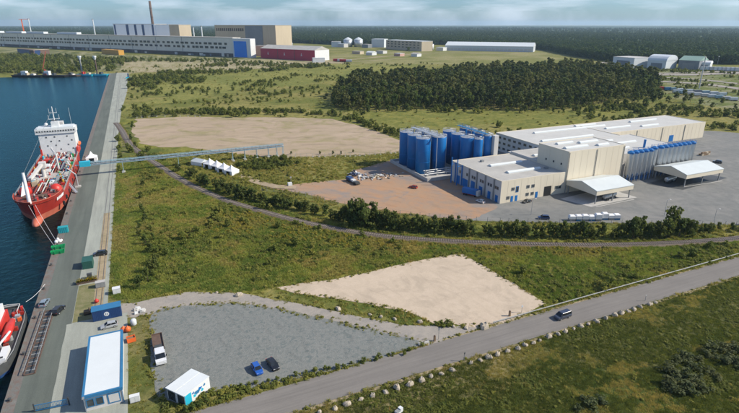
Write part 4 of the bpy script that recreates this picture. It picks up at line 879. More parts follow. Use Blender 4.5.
# containers, skips, planter
t = thing('green_container', 'dark green storage container on the pale quay strip', 'container', (*G(83,270),0.1))
MB().box(0,0,0,3.0,4.6,2.5).build('body', M['darkgreen'], t); MB().box(-0.05,-0.05,2.5,3.05,4.65,2.62).build('lid', M['darkgreen'], t)
for k in range(6): MB().box(0.2+k*0.5,-0.05,0.2,0.35+k*0.5,-0.002,2.3).build('rib', M['darkgreen'], t)
t = thing('waste_container', 'teal open waste container at the quay edge below the tanker bow', 'container', (*G(58.5,234),0.1))
MB().box(0,0,0,3.3,2.0,2.2).box(-0.08,-0.08,2.0,3.38,0.0,2.3).box(-0.08,2.0,2.0,3.38,2.08,2.3).build('body', M['teal'], t)
for k in range(5): MB().box(0.3+k*0.62,-0.12,0.1,0.45+k*0.62,-0.003,1.98).build('rib', M['teal'], t)
MB().box(0.1,0.1,2.2,3.2,1.9,2.24).build('cover', M['teal'], t)
for k,(qx,qy,lb) in enumerate(((51.5,250.5,'upper of two bright green skips at the quay edge'),(50.8,255.5,'lower of two bright green skips at the quay edge'))):
    t = thing('green_skip', lb, 'skip', (*G(qx,qy),0.1), 0, 'bright green skips')
    o = [(0.3,0.25),(4.0,0.25),(4.0,1.45),(0.3,1.45)]; q = [(0,0),(4.3,0),(4.3,1.7),(0,1.7)]
    MB().loft([[(x,y,0) for x,y in o],[(x,y,1.1) for x,y in q],[(x*0.94+0.13,y*0.9+0.08,1.1) for x,y in q],[(x*0.9+0.2,y*0.8+0.17,0.3) for x,y in q]]).build('tub', M['green'], t)
    for x in (1.2,3.0): MB().box(x,-0.12,0.1,x+0.15,0.1,1.0).build('lift_lug', M['green'], t)
t = thing('white_bag_pile', 'heap of white sacks above the green skips at the quay edge', 'sacks', (*G(56.5,243),0.1))
for i,(x,y,z,s) in enumerate(((0,0,0,0.8),(1.2,0.2,0,0.7),(0.5,0.9,0,0.9),(0.6,0.5,0.9,0.6),(1.5,1.1,0,0.6))):
    MB().lathe(x,y,[(s*0.4,z),(s*0.75,z+0.25*s),(s*0.7,z+0.9*s),(s*0.25,z+1.3*s)],10).build('sack', M['tent'], t)
t = thing('flower_planter', 'long quay planter crowded with yellow flowers', 'planter', (*G(77,285.5),0.1), R(4))
MB().loft([[(0,0,0),(5.4,0,0),(5.4,1.5,0),(0,1.5,0)],[(-0.1,-0.1,0.6),(5.5,-0.1,0.6),(5.5,1.6,0.6),(-0.1,1.6,0.6)]]).build('trough', M['rust'], t)
b = MB(); r3 = random.Random(3)
for k in range(520):
    x, y, z = r3.uniform(-0.1,5.5), r3.uniform(-0.2,1.6), r3.uniform(0.55,1.5); s = r3.uniform(0.16,0.34); a = r3.uniform(0,6.3)
    b.cur = 0 if r3.random() < 0.8 and z > 0.75 else 1
    b.face([(x-s*math.cos(a),y-s*math.sin(a),z),(x+s*0.5,y-s,z+s*0.6),(x+s*math.cos(a),y+s*math.sin(a),z),(x-s*0.5,y+s,z-s*0.4)])
b.build('flowers', [M['yellow'], M['leaf']], t)
def cabinet(name, label, cat, pxy, w, d, h, m, lid=None):
    t = thing(name, label, cat, (*G(*pxy),0.1)); MB().box(-w/2,0,0.12,w/2,d,h).build('body', M[m], t); MB().box(-w/2+0.08,0.08,0,w/2-0.08,d-0.08,0.12).build('plinth', M['darksteel'], t)
    MB().box(-w/2-0.06,-0.06,h,w/2+0.06,d+0.06,h+0.1).build('lid', M[lid or m], t); MB().box(-w/2+0.1,-0.03,0.25,-0.03,-0.003,h-0.12).box(0.03,-0.03,0.25,w/2-0.1,-0.003,h-0.12).build('door', M[m], t); return t
cabinet('dark_cabinet','small dark steel cabinet behind the yellow flower planter','cabinet',(90,279),1.3,1.0,1.5,'darksteel')
cabinet('rail_buffer','grey buffer block across the quay rails by the flower planter','cabinet',(101,288),2.6,1.6,1.7,'greysteel','concrete')
cabinet('white_cabinet','white service cabinet on the grass strip right of the quay rails','cabinet',(117,294.5),2.0,1.6,1.7,'white')
cabinet('white_notice_box','white box unit on the grass between shed and kiosk','cabinet',(135.5,403),1.9,0.9,1.5,'white')
for i,(qx,qy,s,lb) in enumerate(((124,332,0.75,'orange ball buoy nearer the shed roof corner'),(128.2,332,0.8,'orange ball buoy right of its twin by the shed'))):
    t = thing('ball_buoy', lb, 'buoy', (*G(qx,qy),0.1), 0, 'orange ball buoys'); MB().lathe(0,0,[(0.1,0)]+[(s*math.sin(a),s-s*math.cos(a)) for a in (0.5,0.9,1.3,1.7,2.1,2.5)]+[(0.12,2*s),(0.12,2*s+0.2)],14).build('float', M['orange'], t, True)
t = thing('orange_crate', 'open orange crate on the grass beside the ball buoys', 'crate', (*G(131.5,341),0.1), R(8))
MB().box(-1,-0.8,0,1,0.8,0.15).box(-1,-0.8,0.15,-0.9,0.8,1.1).box(0.9,-0.8,0.15,1,0.8,1.1).box(-0.9,-0.8,0.15,0.9,-0.7,1.1).box(-0.9,0.7,0.15,0.9,0.8,1.1).build('tub', M['orange'], t)
MB().box(-0.88,-0.68,0.16,0.88,0.68,0.8).build('contents', M['wood'], t)
t = thing('water_tank', 'pale green-white plastic tank on the grass right of the blue container', 'tank', (*G(134,325),0.1))
MB().lathe(0,0,[(0.6,0),(0.75,0.2),(0.75,1.4),(0.5,1.7),(0.25,1.8)],14).build('body', M['farwhite'], t, True)
t = thing('debris_heap', 'white and grey debris heap on the grass near the access road', 'debris', (*G(138,312),0.1))
r4 = random.Random(9)
for k in range(9): x, y = r4.uniform(-1.5,1.2), r4.uniform(-1.6,1.6); MB().loft([[(x,y,0),(x+1,y+0.2,0),(x+0.9,y+0.9,0),(x-0.1,y+0.8,0)],[(x+0.1,y+0.1,0.6),(x+0.8,y+0.3,0.7),(x+0.7,y+0.7,0.5),(x,y+0.7,0.6)]]).build('block', M[r4.choice(['white','offwhite','concrete','greysteel'])], t)
# steel brow lying on the quay
ga, gb = np.array(G(29.5,375)), np.array(G(50,311)); gl = float(np.linalg.norm(gb-ga)); gang = math.atan2(gb[1]-ga[1],gb[0]-ga[0])-math.pi/2
t = thing('steel_brow', 'long dark lattice brow lying along the quay edge', 'gangway', (ga[0],ga[1],0.1), gang)
for x in (-1.1,1.1):
    MB().box(x-0.12,0,0.02,x+0.12,gl,0.22).build('chord', M['rust'], t); MB().box(x-0.07,0,0.95,x+0.07,gl,1.07).build('top_rail', M['greysteel'], t)
n = 18
for k in range(n+1):
    y = gl*k/n; MB().box(-1.0,y-0.15,0.06,1.0,y+0.15,0.2).build('rung', M['greysteel'] if k%2 else M['rust'], t)
    for x in (-1.1,1.1): MB().box(x-0.05,max(0,y-0.05),0.22,x+0.05,y+0.05,0.95).build('stanchion', M['rust'], t)
MB().box(-0.95,0.1,0.03,0.95,gl-0.1,0.06).build('floor_plate', M['darksteel'], t)
ga, gb = np.array(G(36,412)), np.array(G(69,405.5)); gl = float(np.linalg.norm(gb-ga)); gang = math.atan2(gb[1]-ga[1],gb[0]-ga[0])
t = thing('quay_gate', 'blue steel gate across the quay lane at the bottom edge', 'gate', (ga[0],ga[1],0.1), gang)
MB().box(0,-0.05,0.2,gl,0.05,0.32).box(0,-0.05,1.5,gl,0.05,1.62).build('rail', M['bluemid'], t)
for k in range(24): MB().box(gl*k/23-0.03,-0.03,0.32,gl*k/23+0.03,0.03,1.5).build('bar', M['bluemid'], t)
for x in (-0.12,gl+0.12): MB().box(x-0.12,-0.12,0,x+0.12,0.12,2.0).build('post', M['darksteel'], t)
for k in range(14):
    y = 3+k*17.5; t = thing('mooring_bollard', 'dark iron mooring bollard on the quay edge, %s from the bottom of the photo'%ORD[k], 'bollard', (1.0,y,0.07), 0, 'mooring bollards along the quay')
    MB().lathe(0,0,[(0.34,0),(0.24,0.12),(0.22,0.45),(0.36,0.55),(0.36,0.68),(0.1,0.74)],12).build('post', M['darksteel'], t); MB().box(-0.42,-0.42,0,0.42,0.42,0.05).build('base_plate', M['rust'], t)

# ------------------------------------------------------------------ boulders, guard rail, road signs
def boulder_mesh(seed):
    r = random.Random(seed); n = 9; rings = []
    ph = [r.uniform(0.72,1.15) for _ in range(n)]
    for z,k in ((-0.25,0.75),(0.0,1.0),(0.35,1.02),(0.7,0.8),(0.92,0.42)):
        rings.append([(ph[i]*k*r.uniform(0.9,1.1)*math.cos(2*math.pi*i/n), ph[i]*k*r.uniform(0.9,1.1)*0.8*math.sin(2*math.pi*i/n), z*r.uniform(0.85,1.15)) for i in range(n)])
    return MB().loft(rings).mesh('boulder', M['boulder'])
BM = [boulder_mesh(i+3) for i in range(8)]
BP = [(319.5,413),(334.6,409.5),(347.2,404.8),(360.9,400),(372.6,396.5),(385.5,393),(397,388.5),(410,385),(421.8,381),(430.5,377),(441.3,374.5),(452.2,370.8),(471,363.6),(480,360.6),(488.5,358),(497.5,355.2),(507.4,352),(517.8,349),(525,345.6),(533.4,343.6),(540,341),(549,337.3),(558,334.6),(565.4,332.2),(573.6,329.4),(580.5,327.2),(588.4,324.6),(596,322),(605.4,318.7),(614.7,316),(621.5,314),(627.8,312.1),(633.9,310),(639.9,307.4),(650,304.9),(655.6,303.2)]
r5 = random.Random(21)
for i,(a,b) in enumerate(BP):
    p = G(a,b); s = r5.uniform(0.52,0.88)*(1.25 if i in (5,7,8,16,17) else 1.0)
    tag(place('roadside_boulder', BM[i%8], None, (p[0],p[1],0.05), r5.uniform(0,6.3), (s*1.1,s,s*r5.uniform(0.9,1.25))), 'pale boulder in the roadside row, %s from its lower left end'%ORD[i], 'boulder', 'boulders lining the road')
for a,b,s,lb in ((484.4,327.6,1.6,'largest pale boulder at the mouth of the sand lot'),(466,328.4,0.7,'small boulder left of the largest one at the sand lot mouth'),(453.6,327,0.6,'small boulder beside the green tuft at the sand lot'),(420,322.6,0.9,'boulder at the left end of the green tuft by the access road'),(394.6,319.4,0.6,'small boulder on the access road verge, near the green tuft'),(381,317,0.6,'small boulder on the verge between sand lot and access road'),(370,315,0.5,'smallest boulder on the verge below the sand lot'),(338,309.5,0.9,'pale boulder on the verge left of the sand lot boulders'),(239,295.5,1.1,'white rock on the top edge of the gravel lot'),(217,293,0.5,'small pale rock left of the white rock at the gravel lot')):
    p = G(a,b); tag(place('boulder', BM[int(a)%8], None, (p[0],p[1],0.04), a, (s*1.1,s,s*0.9)), lb, 'boulder')
t = thing('guard_rail', 'galvanised guard rail along the far side of the road', 'guard rail', (112,-15.1,0))
prof = [(-0.06,0.45),(-0.12,0.52),(-0.06,0.6),(-0.12,0.68),(-0.06,0.75),(-0.02,0.75),(-0.02,0.45)]
MB().loft([[(x,y,z) for y,z in prof] for x in (0,260)]).build('beam', M['guard'], t)
for k in range(66): place('post', bpy.data.meshes.get('guard_post') or MB().box(-0.05,-0.02,-0.1,0.05,0.1,0.74).mesh('guard_post', M['steel']), t, (0.5+k*3.98,0,0))
def pole(name, label, cat, pxy, h, m, head=None):
    t = thing(name, label, cat, (*G(*pxy),0.02)); MB().tube((0,0,0),(0,0,h),0.06,n=6).build('pole', M[m], t)
    if head: MB().box(-head[0]/2,-0.05,h-head[1],head[0]/2,-0.01,h).build('sign_plate', M[head[2]], t); MB().box(-head[0]/2+0.04,-0.012,h-head[1]+0.04,head[0]/2-0.04,0.02,h-0.04).build('plate_back', M['greysteel'], t)
    return t
def brownpost(label, pxy):
    t = thing('marker_post', label, 'post', (*G(*pxy),0.02)); MB().prism([(-0.22,-0.22),(0.22,-0.22),(0.22,0.22),(-0.22,0.22)],0,1.5).build('post', M['wood'], t); MB().lathe(0,0,[(0.36,1.5),(0.05,1.75)],4).build('cap', M['rust'], t)
brownpost('stout brown post on the verge at the road junction', (434.5,341)); brownpost('brown post on the sand lot near the guard rail', (509.5,316))
pole('road_sign','slim grey sign pole at the junction beside the brown post','sign',(438.5,339.5),3.2,'greysteel',(0.5,0.5,'greysteel'))
pole('road_sign','slim pole on the boulder side of the road, opposite the junction','sign',(464,361),2.4,'greysteel',(0.35,0.5,'darksteel'))
pole('road_sign','thin delineator pole near the far end of the boulder row','sign',(645,301),2.0,'greysteel',(0.25,0.35,'white'))
pole('road_sign','small pole with pale plate behind the left end of the guard rail','sign',(521.5,312.5),2.2,'greysteel',(0.6,0.5,'farwhite'))
pole('yellow_marker','slim yellow marker post at the bottom edge below the road','post',(389.5,413),1.5,'yellowp')
t = thing('utility_box','white and grey utility box at the bottom edge below the boulders','utility box',(*G(399,414),0.02),R(20))
MB().box(-0.9,-0.4,0,0.1,0.4,1.0).box(0.16,-0.3,0,0.9,0.5,1.3).build('body', M['white'], t); MB().box(-0.95,-0.45,1.0,0.13,0.45,1.08).build('lid', M['greysteel'], t)
for a,b,lb in ((421.5,344.5,'left grey concrete block on the verge beside the brown post'),(426,343.5,'right grey concrete block on the verge beside the brown post')):
    p = G(a,b); tag(MB().loft([[(p[0]+x,p[1]+y,0) for x,y in ((-.9,-.35),(.9,-.35),(.9,.35),(-.9,.35))],[(p[0]+x,p[1]+y,0.6) for x,y in ((-.8,-.25),(.8,-.25),(.8,.25),(-.8,.25))]]).build('concrete_block', M['concrete']), lb, 'block')

# ------------------------------------------------------------------ fences
def fence(label, pts, step, h, footing=False, m='greysteel'):
    line = smooth_line(pts, step); t = thing('wire_fence', label, 'fence', (line[0][0],line[0][1],0)); ox, oy = line[0]
    pm = MB().box(-0.06,-0.06,0,0.06,0.06,h).mesh('fence_post', M[m]); fm = MB().box(-0.5,-0.35,-0.1,0.5,0.35,0.35).mesh('footing', M['concrete']) if footing else None
    for (x,y) in line:
        o = place('post', pm, t, (x-ox,y-oy,0.02))
        if fm: place('footing', fm, o)
    for z in (0.5,1.1,h-0.1): MB().path([(x-ox,y-oy,z) for x,y in line],0.025,3).build('wire', M[m], t)
fence('wire fence on slim posts along the hedge side of the factory yard', px((262,191.5),(300,195.5),(345,206.5),(400,215),(440,219),(500,222.8),(600,224.5),(680,225.5),(760,226.5)), 3.6, 2.2)
fence('wire fence with pale concrete footings along the sandy plot', px((288,157.5),(330,156.8),(365,155.8),(402,152.5)), 3.0, 2.4, True, 'concrete')
fence('low post fence along the far left edge of the sandy plot', px((137,118),(165,116.6),(200,116.6)), 5.0, 1.6, True, 'concrete')

# ------------------------------------------------------------------ yard clutter
t = thing('scrap_heap', 'heap of grey and white scrap on the dirt yard', 'scrap heap', (*G(378,177),0.06))
r6 = random.Random(31)
for k in range(70):
    x, y = r6.gauss(0,6.5), r6.gauss(0,2.0); h = max(0.1,1.6*math.exp(-(x*x/70+y*y/8)))*r6.uniform(0.3,1); s = r6.uniform(0.3,1.2); a = r6.uniform(0,3)
    MB().bar((x-s*math.cos(a),y-s*math.sin(a),max(0.15,h*0.8)),(x+s*math.cos(a),y+s*math.sin(a),max(0.2,h)),r6.uniform(0.3,0.9),r6.uniform(0.2,0.6)).build('scrap_piece', M[r6.choice(['white','greysteel','steel','concrete','rust','offwhite','darksteel','tan'])], t)
t = thing('scrap_heap', 'taller scrap stack beside the low loader trailer', 'scrap heap', (*G(355.5,175.5),0.06))
for k in range(34):
    x, y = r6.gauss(0,1.6), r6.gauss(0,2.2); h = 3.2*math.exp(-(x*x/4+y*y/7))*r6.uniform(0.2,1); s = r6.uniform(0.4,1.2); a = r6.uniform(0,3)
    MB().bar((x-s*math.cos(a),y-s*math.sin(a),max(0.15,h*0.8)),(x+s*math.cos(a),y+s*math.sin(a),max(0.2,h)),r6.uniform(0.4,1.0),r6.uniform(0.3,0.8)).build('scrap_piece', M[r6.choice(['white','bluedark','steel','rust','offwhite','darksteel'])], t)
pa, pb = G(347.5,180), G(361,187); ang = math.atan2(pb[1]-pa[1],pb[0]-pa[0])
t = thing('low_loader', 'dark low loader trailer carrying scrap on the dirt yard', 'trailer', (pa[0],pa[1],0.06), ang)
MB().box(0,-1.3,0.7,11,1.3,0.95).build('bed', M['darksteel'], t); MB().box(0.5,-1.2,0.96,4.5,1.2,2.2).build('load', M['bluedark'], t); MB().box(5,-1.0,0.96,7.5,0.9,1.9).build('load', M['white'], t); MB().box(8,-1.2,0.96,10.6,1.1,1.6).build('load', M['darksteel'], t)
for x in (1.5,3.0,8.6,10.0):
    for s in (-1,1): place('wheel', WHEEL, t, (x,s*1.15,0.45), math.pi/2, (1.1,1.3,1.3))
t = thing('blue_skip_lorry', 'blue box trailer with red chassis beside the low hall doors', 'trailer', (*G(470,195.5),0.06), R(-62))
MB().box(-3.6,-1.25,1.0,3.4,1.25,3.4).build('box', M['blue'], t); MB().box(-3.7,-0.6,0.5,3.6,0.6,0.98).build('chassis', M['redbright'], t); MB().box(3.45,-1.2,0.6,4.6,1.2,3.0).build('cab', M['offwhite'], t)
for x in (-2.6,-1.4,3.0):
    for s in (-1,1): place('wheel', WHEEL, t, (x,s*1.1,0.42), math.pi/2, (1.1,1.25,1.25))
for i,a in enumerate((571.5,578,584.5,591,597.5,604,610.5,616)):
    p = G(a,220.5 if i<5 else 219.5); t = thing('covered_stack', 'white tarpaulin covered stack behind the hedge, %s from the left'%ORD[i], 'covered stack', (p[0],p[1],0.06), R(-24), 'white covered stacks in the yard')
    h = 2.3+(0.7 if i in (4,5) else 0.15*(i%3)); MB().loft([[(-1.25,-1.1,0.9),(1.25,-1.1,0.9),(1.25,1.1,0.9),(-1.25,1.1,0.9)],[(-1.2,-1.05,h-0.3),(1.2,-1.05,h-0.3),(1.2,1.05,h-0.3),(-1.2,1.05,h-0.3)],[(-0.9,-0.7,h),(0.9,-0.7,h),(0.9,0.7,h),(-0.9,0.7,h)]]).build('tarpaulin', M['tent'], t)
    MB().box(-1.15,-1.0,0,1.15,1.0,0.9).build('stack', M['bluemid'] if i%2 else M['greysteel'], t)
t = thing('crate_stack', 'stack of brown crates at the right end of the steel silos', 'crates', (*G(702,156),0.06))
for i in range(10): MB().box((i%4)*1.9,(i//8)*1.2,(i%8)//4*1.1,(i%4)*1.9+1.7,(i//8)*1.2+1.0,(i%8)//4*1.1+1.0).build('crate', M['wood'] if i%3 else M['tan'], t)
for a,b,lb in ((670,182,'dark tank trailer parked under the right canopy'),(609,199,'dark tank trailer parked under the left canopy')):
    t = thing('tank_trailer', lb, 'trailer', (*G(a,b),0.06), R(10))
    MB().loft([[(x,r*math.cos(q),1.9+r*math.sin(q)) for q in [2*math.pi*j/12 for j in range(12)]] for x,r in ((-4.5,0.6),(-4.2,1.1),(4.0,1.1),(4.3,0.6))]).build('tank', M['steel'], t); MB().box(-4.4,-0.5,0.5,4.2,0.5,0.85).build('chassis', M['darksteel'], t)
    for x in (-3.5,-2.3,3.2):
        for s in (-1,1): place('wheel', WHEEL, t, (x,s*1.05,0.42), math.pi/2, (1.1,1.25,1.25))
def lamp(label, pxy, h=7.0):
    t = thing('lamp_post', label, 'lamp post', (*G(*pxy),0.05), 0, 'yard lamp posts'); MB().tube((0,0,0),(0,0,h),0.11,0.07,6).build('pole', M['steel'], t); MB().bar((0,0,h),(1.0,-0.4,h+0.15),0.1,0.1).box(0.8,-0.7,h+0.08,1.5,-0.2,h+0.24).build('lamp_head', M['offwhite'], t)
lamp('lamp post on the yard below the left loading canopy', (664,216)); lamp('lamp post by the front door of the low hall', (531,215)); lamp('slim lamp post on the far right of the yard', (714,221),5)
t = thing('site_tank','white cabinet with pole on the grass by the dirt yard','cabinet',(*G(290,186),0.05))
MB().box(-1,-0.8,0,1,0.8,1.7).build('body', M['white'], t); MB().tube((0.6,0,1.7),(0.6,0,4.5),0.07).box(0.2,-0.1,4.0,1.0,0.1,4.6).build('pole', M['steel'], t)
# ------------------------------------------------------------------ far industry
def proj(x, y, z):
    dx, dy, dz = x-CX, y-CY, z-CAMH; a = dx*math.cos(AZ)+dy*math.sin(AZ); b = -dx*math.sin(AZ)+dy*math.cos(AZ)
    c, s = math.cos(PITCH), math.sin(PITCH); dep = b*c-dz*s; up = b*s+dz*c
    return PW/2+FPX*a/dep, PH/2-FPX*up/dep
def zfor(x, y, py):
    lo, hi = -5.0, 400.0
    for _ in range(50):
        m = (lo+hi)/2
        if proj(x, y, m)[1] > py: lo = m
        else: hi = m
    return m
def far_block(name, label, cat, pa, pb, top, depth, wallm, roofm, group=None, roof='flat', back=0.0, over=0.0):
    """building whose front base runs between two photo points on the ground; height from its top row"""
    a, b = np.array(G(*pa)), np.array(G(*pb)); d = b-a; L = float(np.linalg.norm(d)); ang = math.atan2(d[1],d[0])
    n = np.array([-d[1],d[0]])/L; a = a+n*back; h = zfor(*(a+d/2), top) if back else zfor(*((a+b)/2), top)
    t = thing(name, label, cat, (a[0],a[1],0), ang, group); MB().box(0,0,0,L,depth,h).build('wall', wallm, t)
    if roof == 'flat': MB().box(-0.3,-0.3,h,L+0.3,depth+0.3,h+0.5).build('roof', roofm, t)
    elif roof == 'gable': MB().loft([[(x,-0.6,h),(x,depth/2,h+depth*0.16),(x,depth+0.6,h)] for x in (-0.6,L+0.6)]).build('roof', roofm, t)
    elif roof == 'arch': MB().loft([[(x,depth/2-depth/2*math.cos(math.pi*i/8)*1.02,h+depth*0.22*math.sin(math.pi*i/8)) for i in range(9)] for x in (-0.4,L+0.4)]).build('roof', roofm, t)
    t['_h'] = h; t['_l'] = L
    H, LL = h, L; del t['_h']; del t['_l']; return t, LL, H
def tiles(t, n, x0, x1, z0, z1, m, name='panel', y=-0.15, gap=0.35):
    w = (x1-x0)/n
    for i in range(n): MB().box(x0+i*w+gap*w/2,y,z0,x0+(i+1)*w-gap*w/2,-0.02,z1).build(name, m, t)
A, B = np.array(G(0,46.2)), np.array(G(252,58.0)); d = B-A; d /= np.linalg.norm(d); A = A-d*260
L = float(np.linalg.norm(B-A)); ang = math.atan2(d[1],d[0]); HH = 43.0
t = thing('turbine_hall', 'enormous long grey hall with two rows of windows beyond the harbour', 'industrial hall', (A[0],A[1],0), ang)
MB().box(0,0,8,L-58,24,HH).build('wall', M['panel_grey'], t); MB().box(0,0.2,0,L-58,23.8,8).build('plinth_wall', M['panel_band'], t)
MB().box(-1,-1,HH,L-57,25,HH+1.2).build('roof', M['greyroof'], t)
nw = 62; wm1 = MB().box(-5.6,-0.6,-2.4,5.6,0.02,2.4).mesh('hall_window', M['window']); wm2 = MB().box(-4.0,-0.6,-2.4,4.0,0.02,2.4).mesh('hall_window_small', M['window'])
r7 = random.Random(8)
for zz in (29.5,20.5):
    x = 20.0
    while x < L-75:
        big = r7.random() < 0.6; place('window', wm1 if big else wm2, t, (x,-0.05,zz)); x += (16 if big else 13)+r7.choice((0,0,3,6))
for k in range(12): place('wall_joint', bpy.data.meshes.get('wall_joint') or MB().box(-0.5,-0.5,8.2,0.5,-0.05,HH-0.3).mesh('wall_joint', M['blockgrey']), t, (90+k*104,0,0))
for k in range(36):
    x = r7.uniform(20,L-80); w = r7.uniform(5,16); MB().box(x,-0.7,0.1,x+w,0.15,r7.uniform(3,8)).build('bay_door', M[r7.choice(['panel_grey','blockgrey','tan','offwhite','rust'])], t)
MB().box(L-58,-2,0,L,14,HH-1).build('end_block', M['white'], t); MB().box(L-53,-2.8,1,L-13,-2.02,HH-7).build('giant_door', M['doorblue'], t)
for x in (40,190,330,520): MB().box(x+120,6,HH+1.3,x+230,20,HH+7).build('roof_monitor', M['farwhite'], t)
def upper(name, label, cat, x0, x1, ybot_px, top, depth, m, dback, roofm='greyroof'):
    # stands behind the hall line
    def along(pxx):
        best = None
        for s in np.linspace(-200, L+300, 1500):
            p = A+d*s+np.array([-d[1],d[0]])*dback; q = proj(p[0],p[1],0)[0]
            if best is None or abs(q-pxx) < best[0]: best = (abs(q-pxx), s)
        return best[1]
    s0, s1 = along(x0), along(x1); p = A+d*s0+np.array([-d[1],d[0]])*dback; h = zfor(*(A+d*(s0+s1)/2+np.array([-d[1],d[0]])*dback), top)
    t = thing(name, label, cat, (p[0],p[1],0), ang); w = s1-s0; MB().box(0,0,0,w,depth,h).build('wall', M[m], t); MB().box(-0.5,-0.5,h,w+0.5,depth+0.5,h+0.8).build('roof', M[roofm], t); return t, w, h
t, w, h = upper('reactor_block','pale blue-white block with dark vertical bands behind the grey hall','industrial block',117,158,33,24.2,40,'blockwhite',70)
for f0,f1 in ((0.02,0.06),(0.32,0.38),(0.52,0.57),(0.70,0.75),(0.93,0.97)): MB().box(w*f0,-0.4,h*0.55,w*f1,-0.02,h-1).build('dark_band', M['bluedark'], t)
upper('reactor_block','white block directly right of the red brick chimney','industrial block',158.5,172,33,24.8,40,'blockwhite',72)
upper('reactor_block','tan concrete block right of the white block by the chimney','industrial block',172.5,182,33,25.0,40,'tan',74)
t, w, h = upper('power_block','large tan and grey block behind the giant blue door','industrial block',217,277,38,25.5,60,'tan',110)
MB().box(w*0.52,-0.6,h*0.25,w*0.80,-0.02,h-1).build('grey_panel', M['blockgrey'], t)
tiles(t, 14, w*0.02, w*0.5, h*0.80, h*0.9, M['panel_band'])
p = A+d*0; t0 = None
def at_hall(pxx, dback):
    best = min(((abs(proj(*(A+d*s+np.array([-d[1],d[0]])*dback),0)[0]-pxx), s) for s in np.linspace(0,L+200,1400)))
    return A+d*best[1]+np.array([-d[1],d[0]])*dback
p = at_hall(156.3,120); hc = zfor(p[0],p[1],1.0)
t = thing('chimney', 'tall red-brown chimney standing behind the grey hall', 'chimney', (p[0],p[1],0))
MB().lathe(0,0,[(5.2,0),(3.6,hc*0.55),(3.0,hc)],18).build('shaft', M['rust'], t, True)
for k,z in enumerate((0.5,0.68,0.86)): MB().lathe(0,0,[(4.6-k*0.4,hc*z-1.2),(4.6-k*0.4,hc*z)],18).build('gallery_ring', M['darksteel'], t)
for pxx,top,lb in ((97.5,19.5,'slim grey stack left of the banded block'),(34,19,'slim pale stack beside the orange roof crane'),(196,27.5,'left of two slim pale stacks before the tan block'),(204,26.5,'right of two slim pale stacks before the tan block')):
    p = at_hall(pxx,75); hz = zfor(p[0],p[1],top); t = thing('slim_stack', lb, 'chimney', (p[0],p[1],0)); MB().tube((0,0,0),(0,0,hz),1.9,1.6,10).build('shaft', M['farwhite'], t); MB().tube((0,0,hz),(0,0,hz+1.5),2.2,2.2,10).build('collar', M['greysteel'], t)
p = at_hall(27,75); hz = zfor(p[0],p[1],19.5); t = thing('tower_crane', 'orange tower crane standing above the roof of the grey hall', 'crane', (p[0],p[1],0)); MB().box(-1.6,-1.6,0,1.6,1.6,hz).build('mast', M['orange'], t); MB().bar((-8,0,hz),(26,-6,hz+1),1.6,1.6).build('jib', M['orange'], t)
t,Lr,h = far_block('crimson_hall','crimson clad hall with grey roof right of the giant blue door','industrial hall',(261,58.2),(315,61.2),49.3,46,M['maroon'],M['greyroof'],roof='gable')
for f0 in (0.14,0.45,0.76):
    MB().bar((Lr*f0,-0.12,h*0.4),(Lr*f0+1.6,-0.12,h*0.68),0.1,1.1).bar((Lr*f0+1.6,-0.12,h*0.55),(Lr*f0+3.2,-0.12,h*0.4),0.1,1.0).build('white_emblem', M['white'], t)
for f0 in (0.33,0.64): MB().box(Lr*f0,-0.3,0.2,Lr*f0+1.2,-0.02,h-0.3).build('joint_strip', M['panel_band'], t)
MB().box(Lr+0.02,0,0,Lr+0.4,46,h).build('end_wall', M['white'], t)
far_block('white_front_shed','low white shed in front of the crimson hall end','shed',(313,62.6),(325,62.4),58.2,12,M['white'],M['white_roof'])
far_block('pink_block','faded pink low block between the grey hall and the crimson hall','building',(256,56.2),(275,56.4),46,20,M['pink'],M['greyroof'])
far_block('white_shed','low white shed behind the crimson hall','shed',(277,50.8),(293,50.5),43.8,40,M['white'],M['white_roof'],roof='gable')
t,Lr,h = far_block('long_white_hall','very long low white hall at the forest edge','industrial hall',(445,50.6),(533,52.3),46.0,60,M['farwhite'],M['white_roof'],roof='gable')
tiles(t, 22, 4, Lr-4, h*0.1, h*0.55, M['offwhite'], 'wall_panel', gap=0.15)
for pxx,lb in ((348,'left of two round steel tanks with conical roofs'),(358.5,'right of two round steel tanks with conical roofs')):
    p = G(pxx,47); h = zfor(p[0],p[1],39.6); r = 4.9*p_ if False else 15.0
    t = thing('storage_tank', lb, 'tank', (p[0],p[1],0), 0, 'round steel tanks'); MB().lathe(0,0,[(r,0),(r,h)],24).build('wall', M['steel'], t, True); MB().lathe(0,0,[(r*1.02,h),(r*0.4,h+5),(1,h+7.5)],24).build('roof', M['farwhite'], t)
far_block('white_cube','white box building left of the round steel tanks','building',(331.5,47.2),(340.5,47.2),41.8,30,M['farwhite'],M['roofdark'])
far_block('white_cube','pale cube building right of the round steel tanks','building',(371.5,47.4),(384,47.6),39.3,40,M['farwhite'],M['white_roof'])
t,Lr,h = far_block('office_block','wide beige office block among shrubs at the forest edge','building',(386,49),(421.5,51.5),40.8,40,M['tan'],M['white_roof'])
for zz in (0.35,0.62,0.86):
    for k in range(9): MB().box(Lr*(0.05+k*0.105),-0.25,h*zz-1.6,Lr*(0.05+k*0.105)+Lr*0.05,-0.02,h*zz+1.0).build('window', M['window'], t)
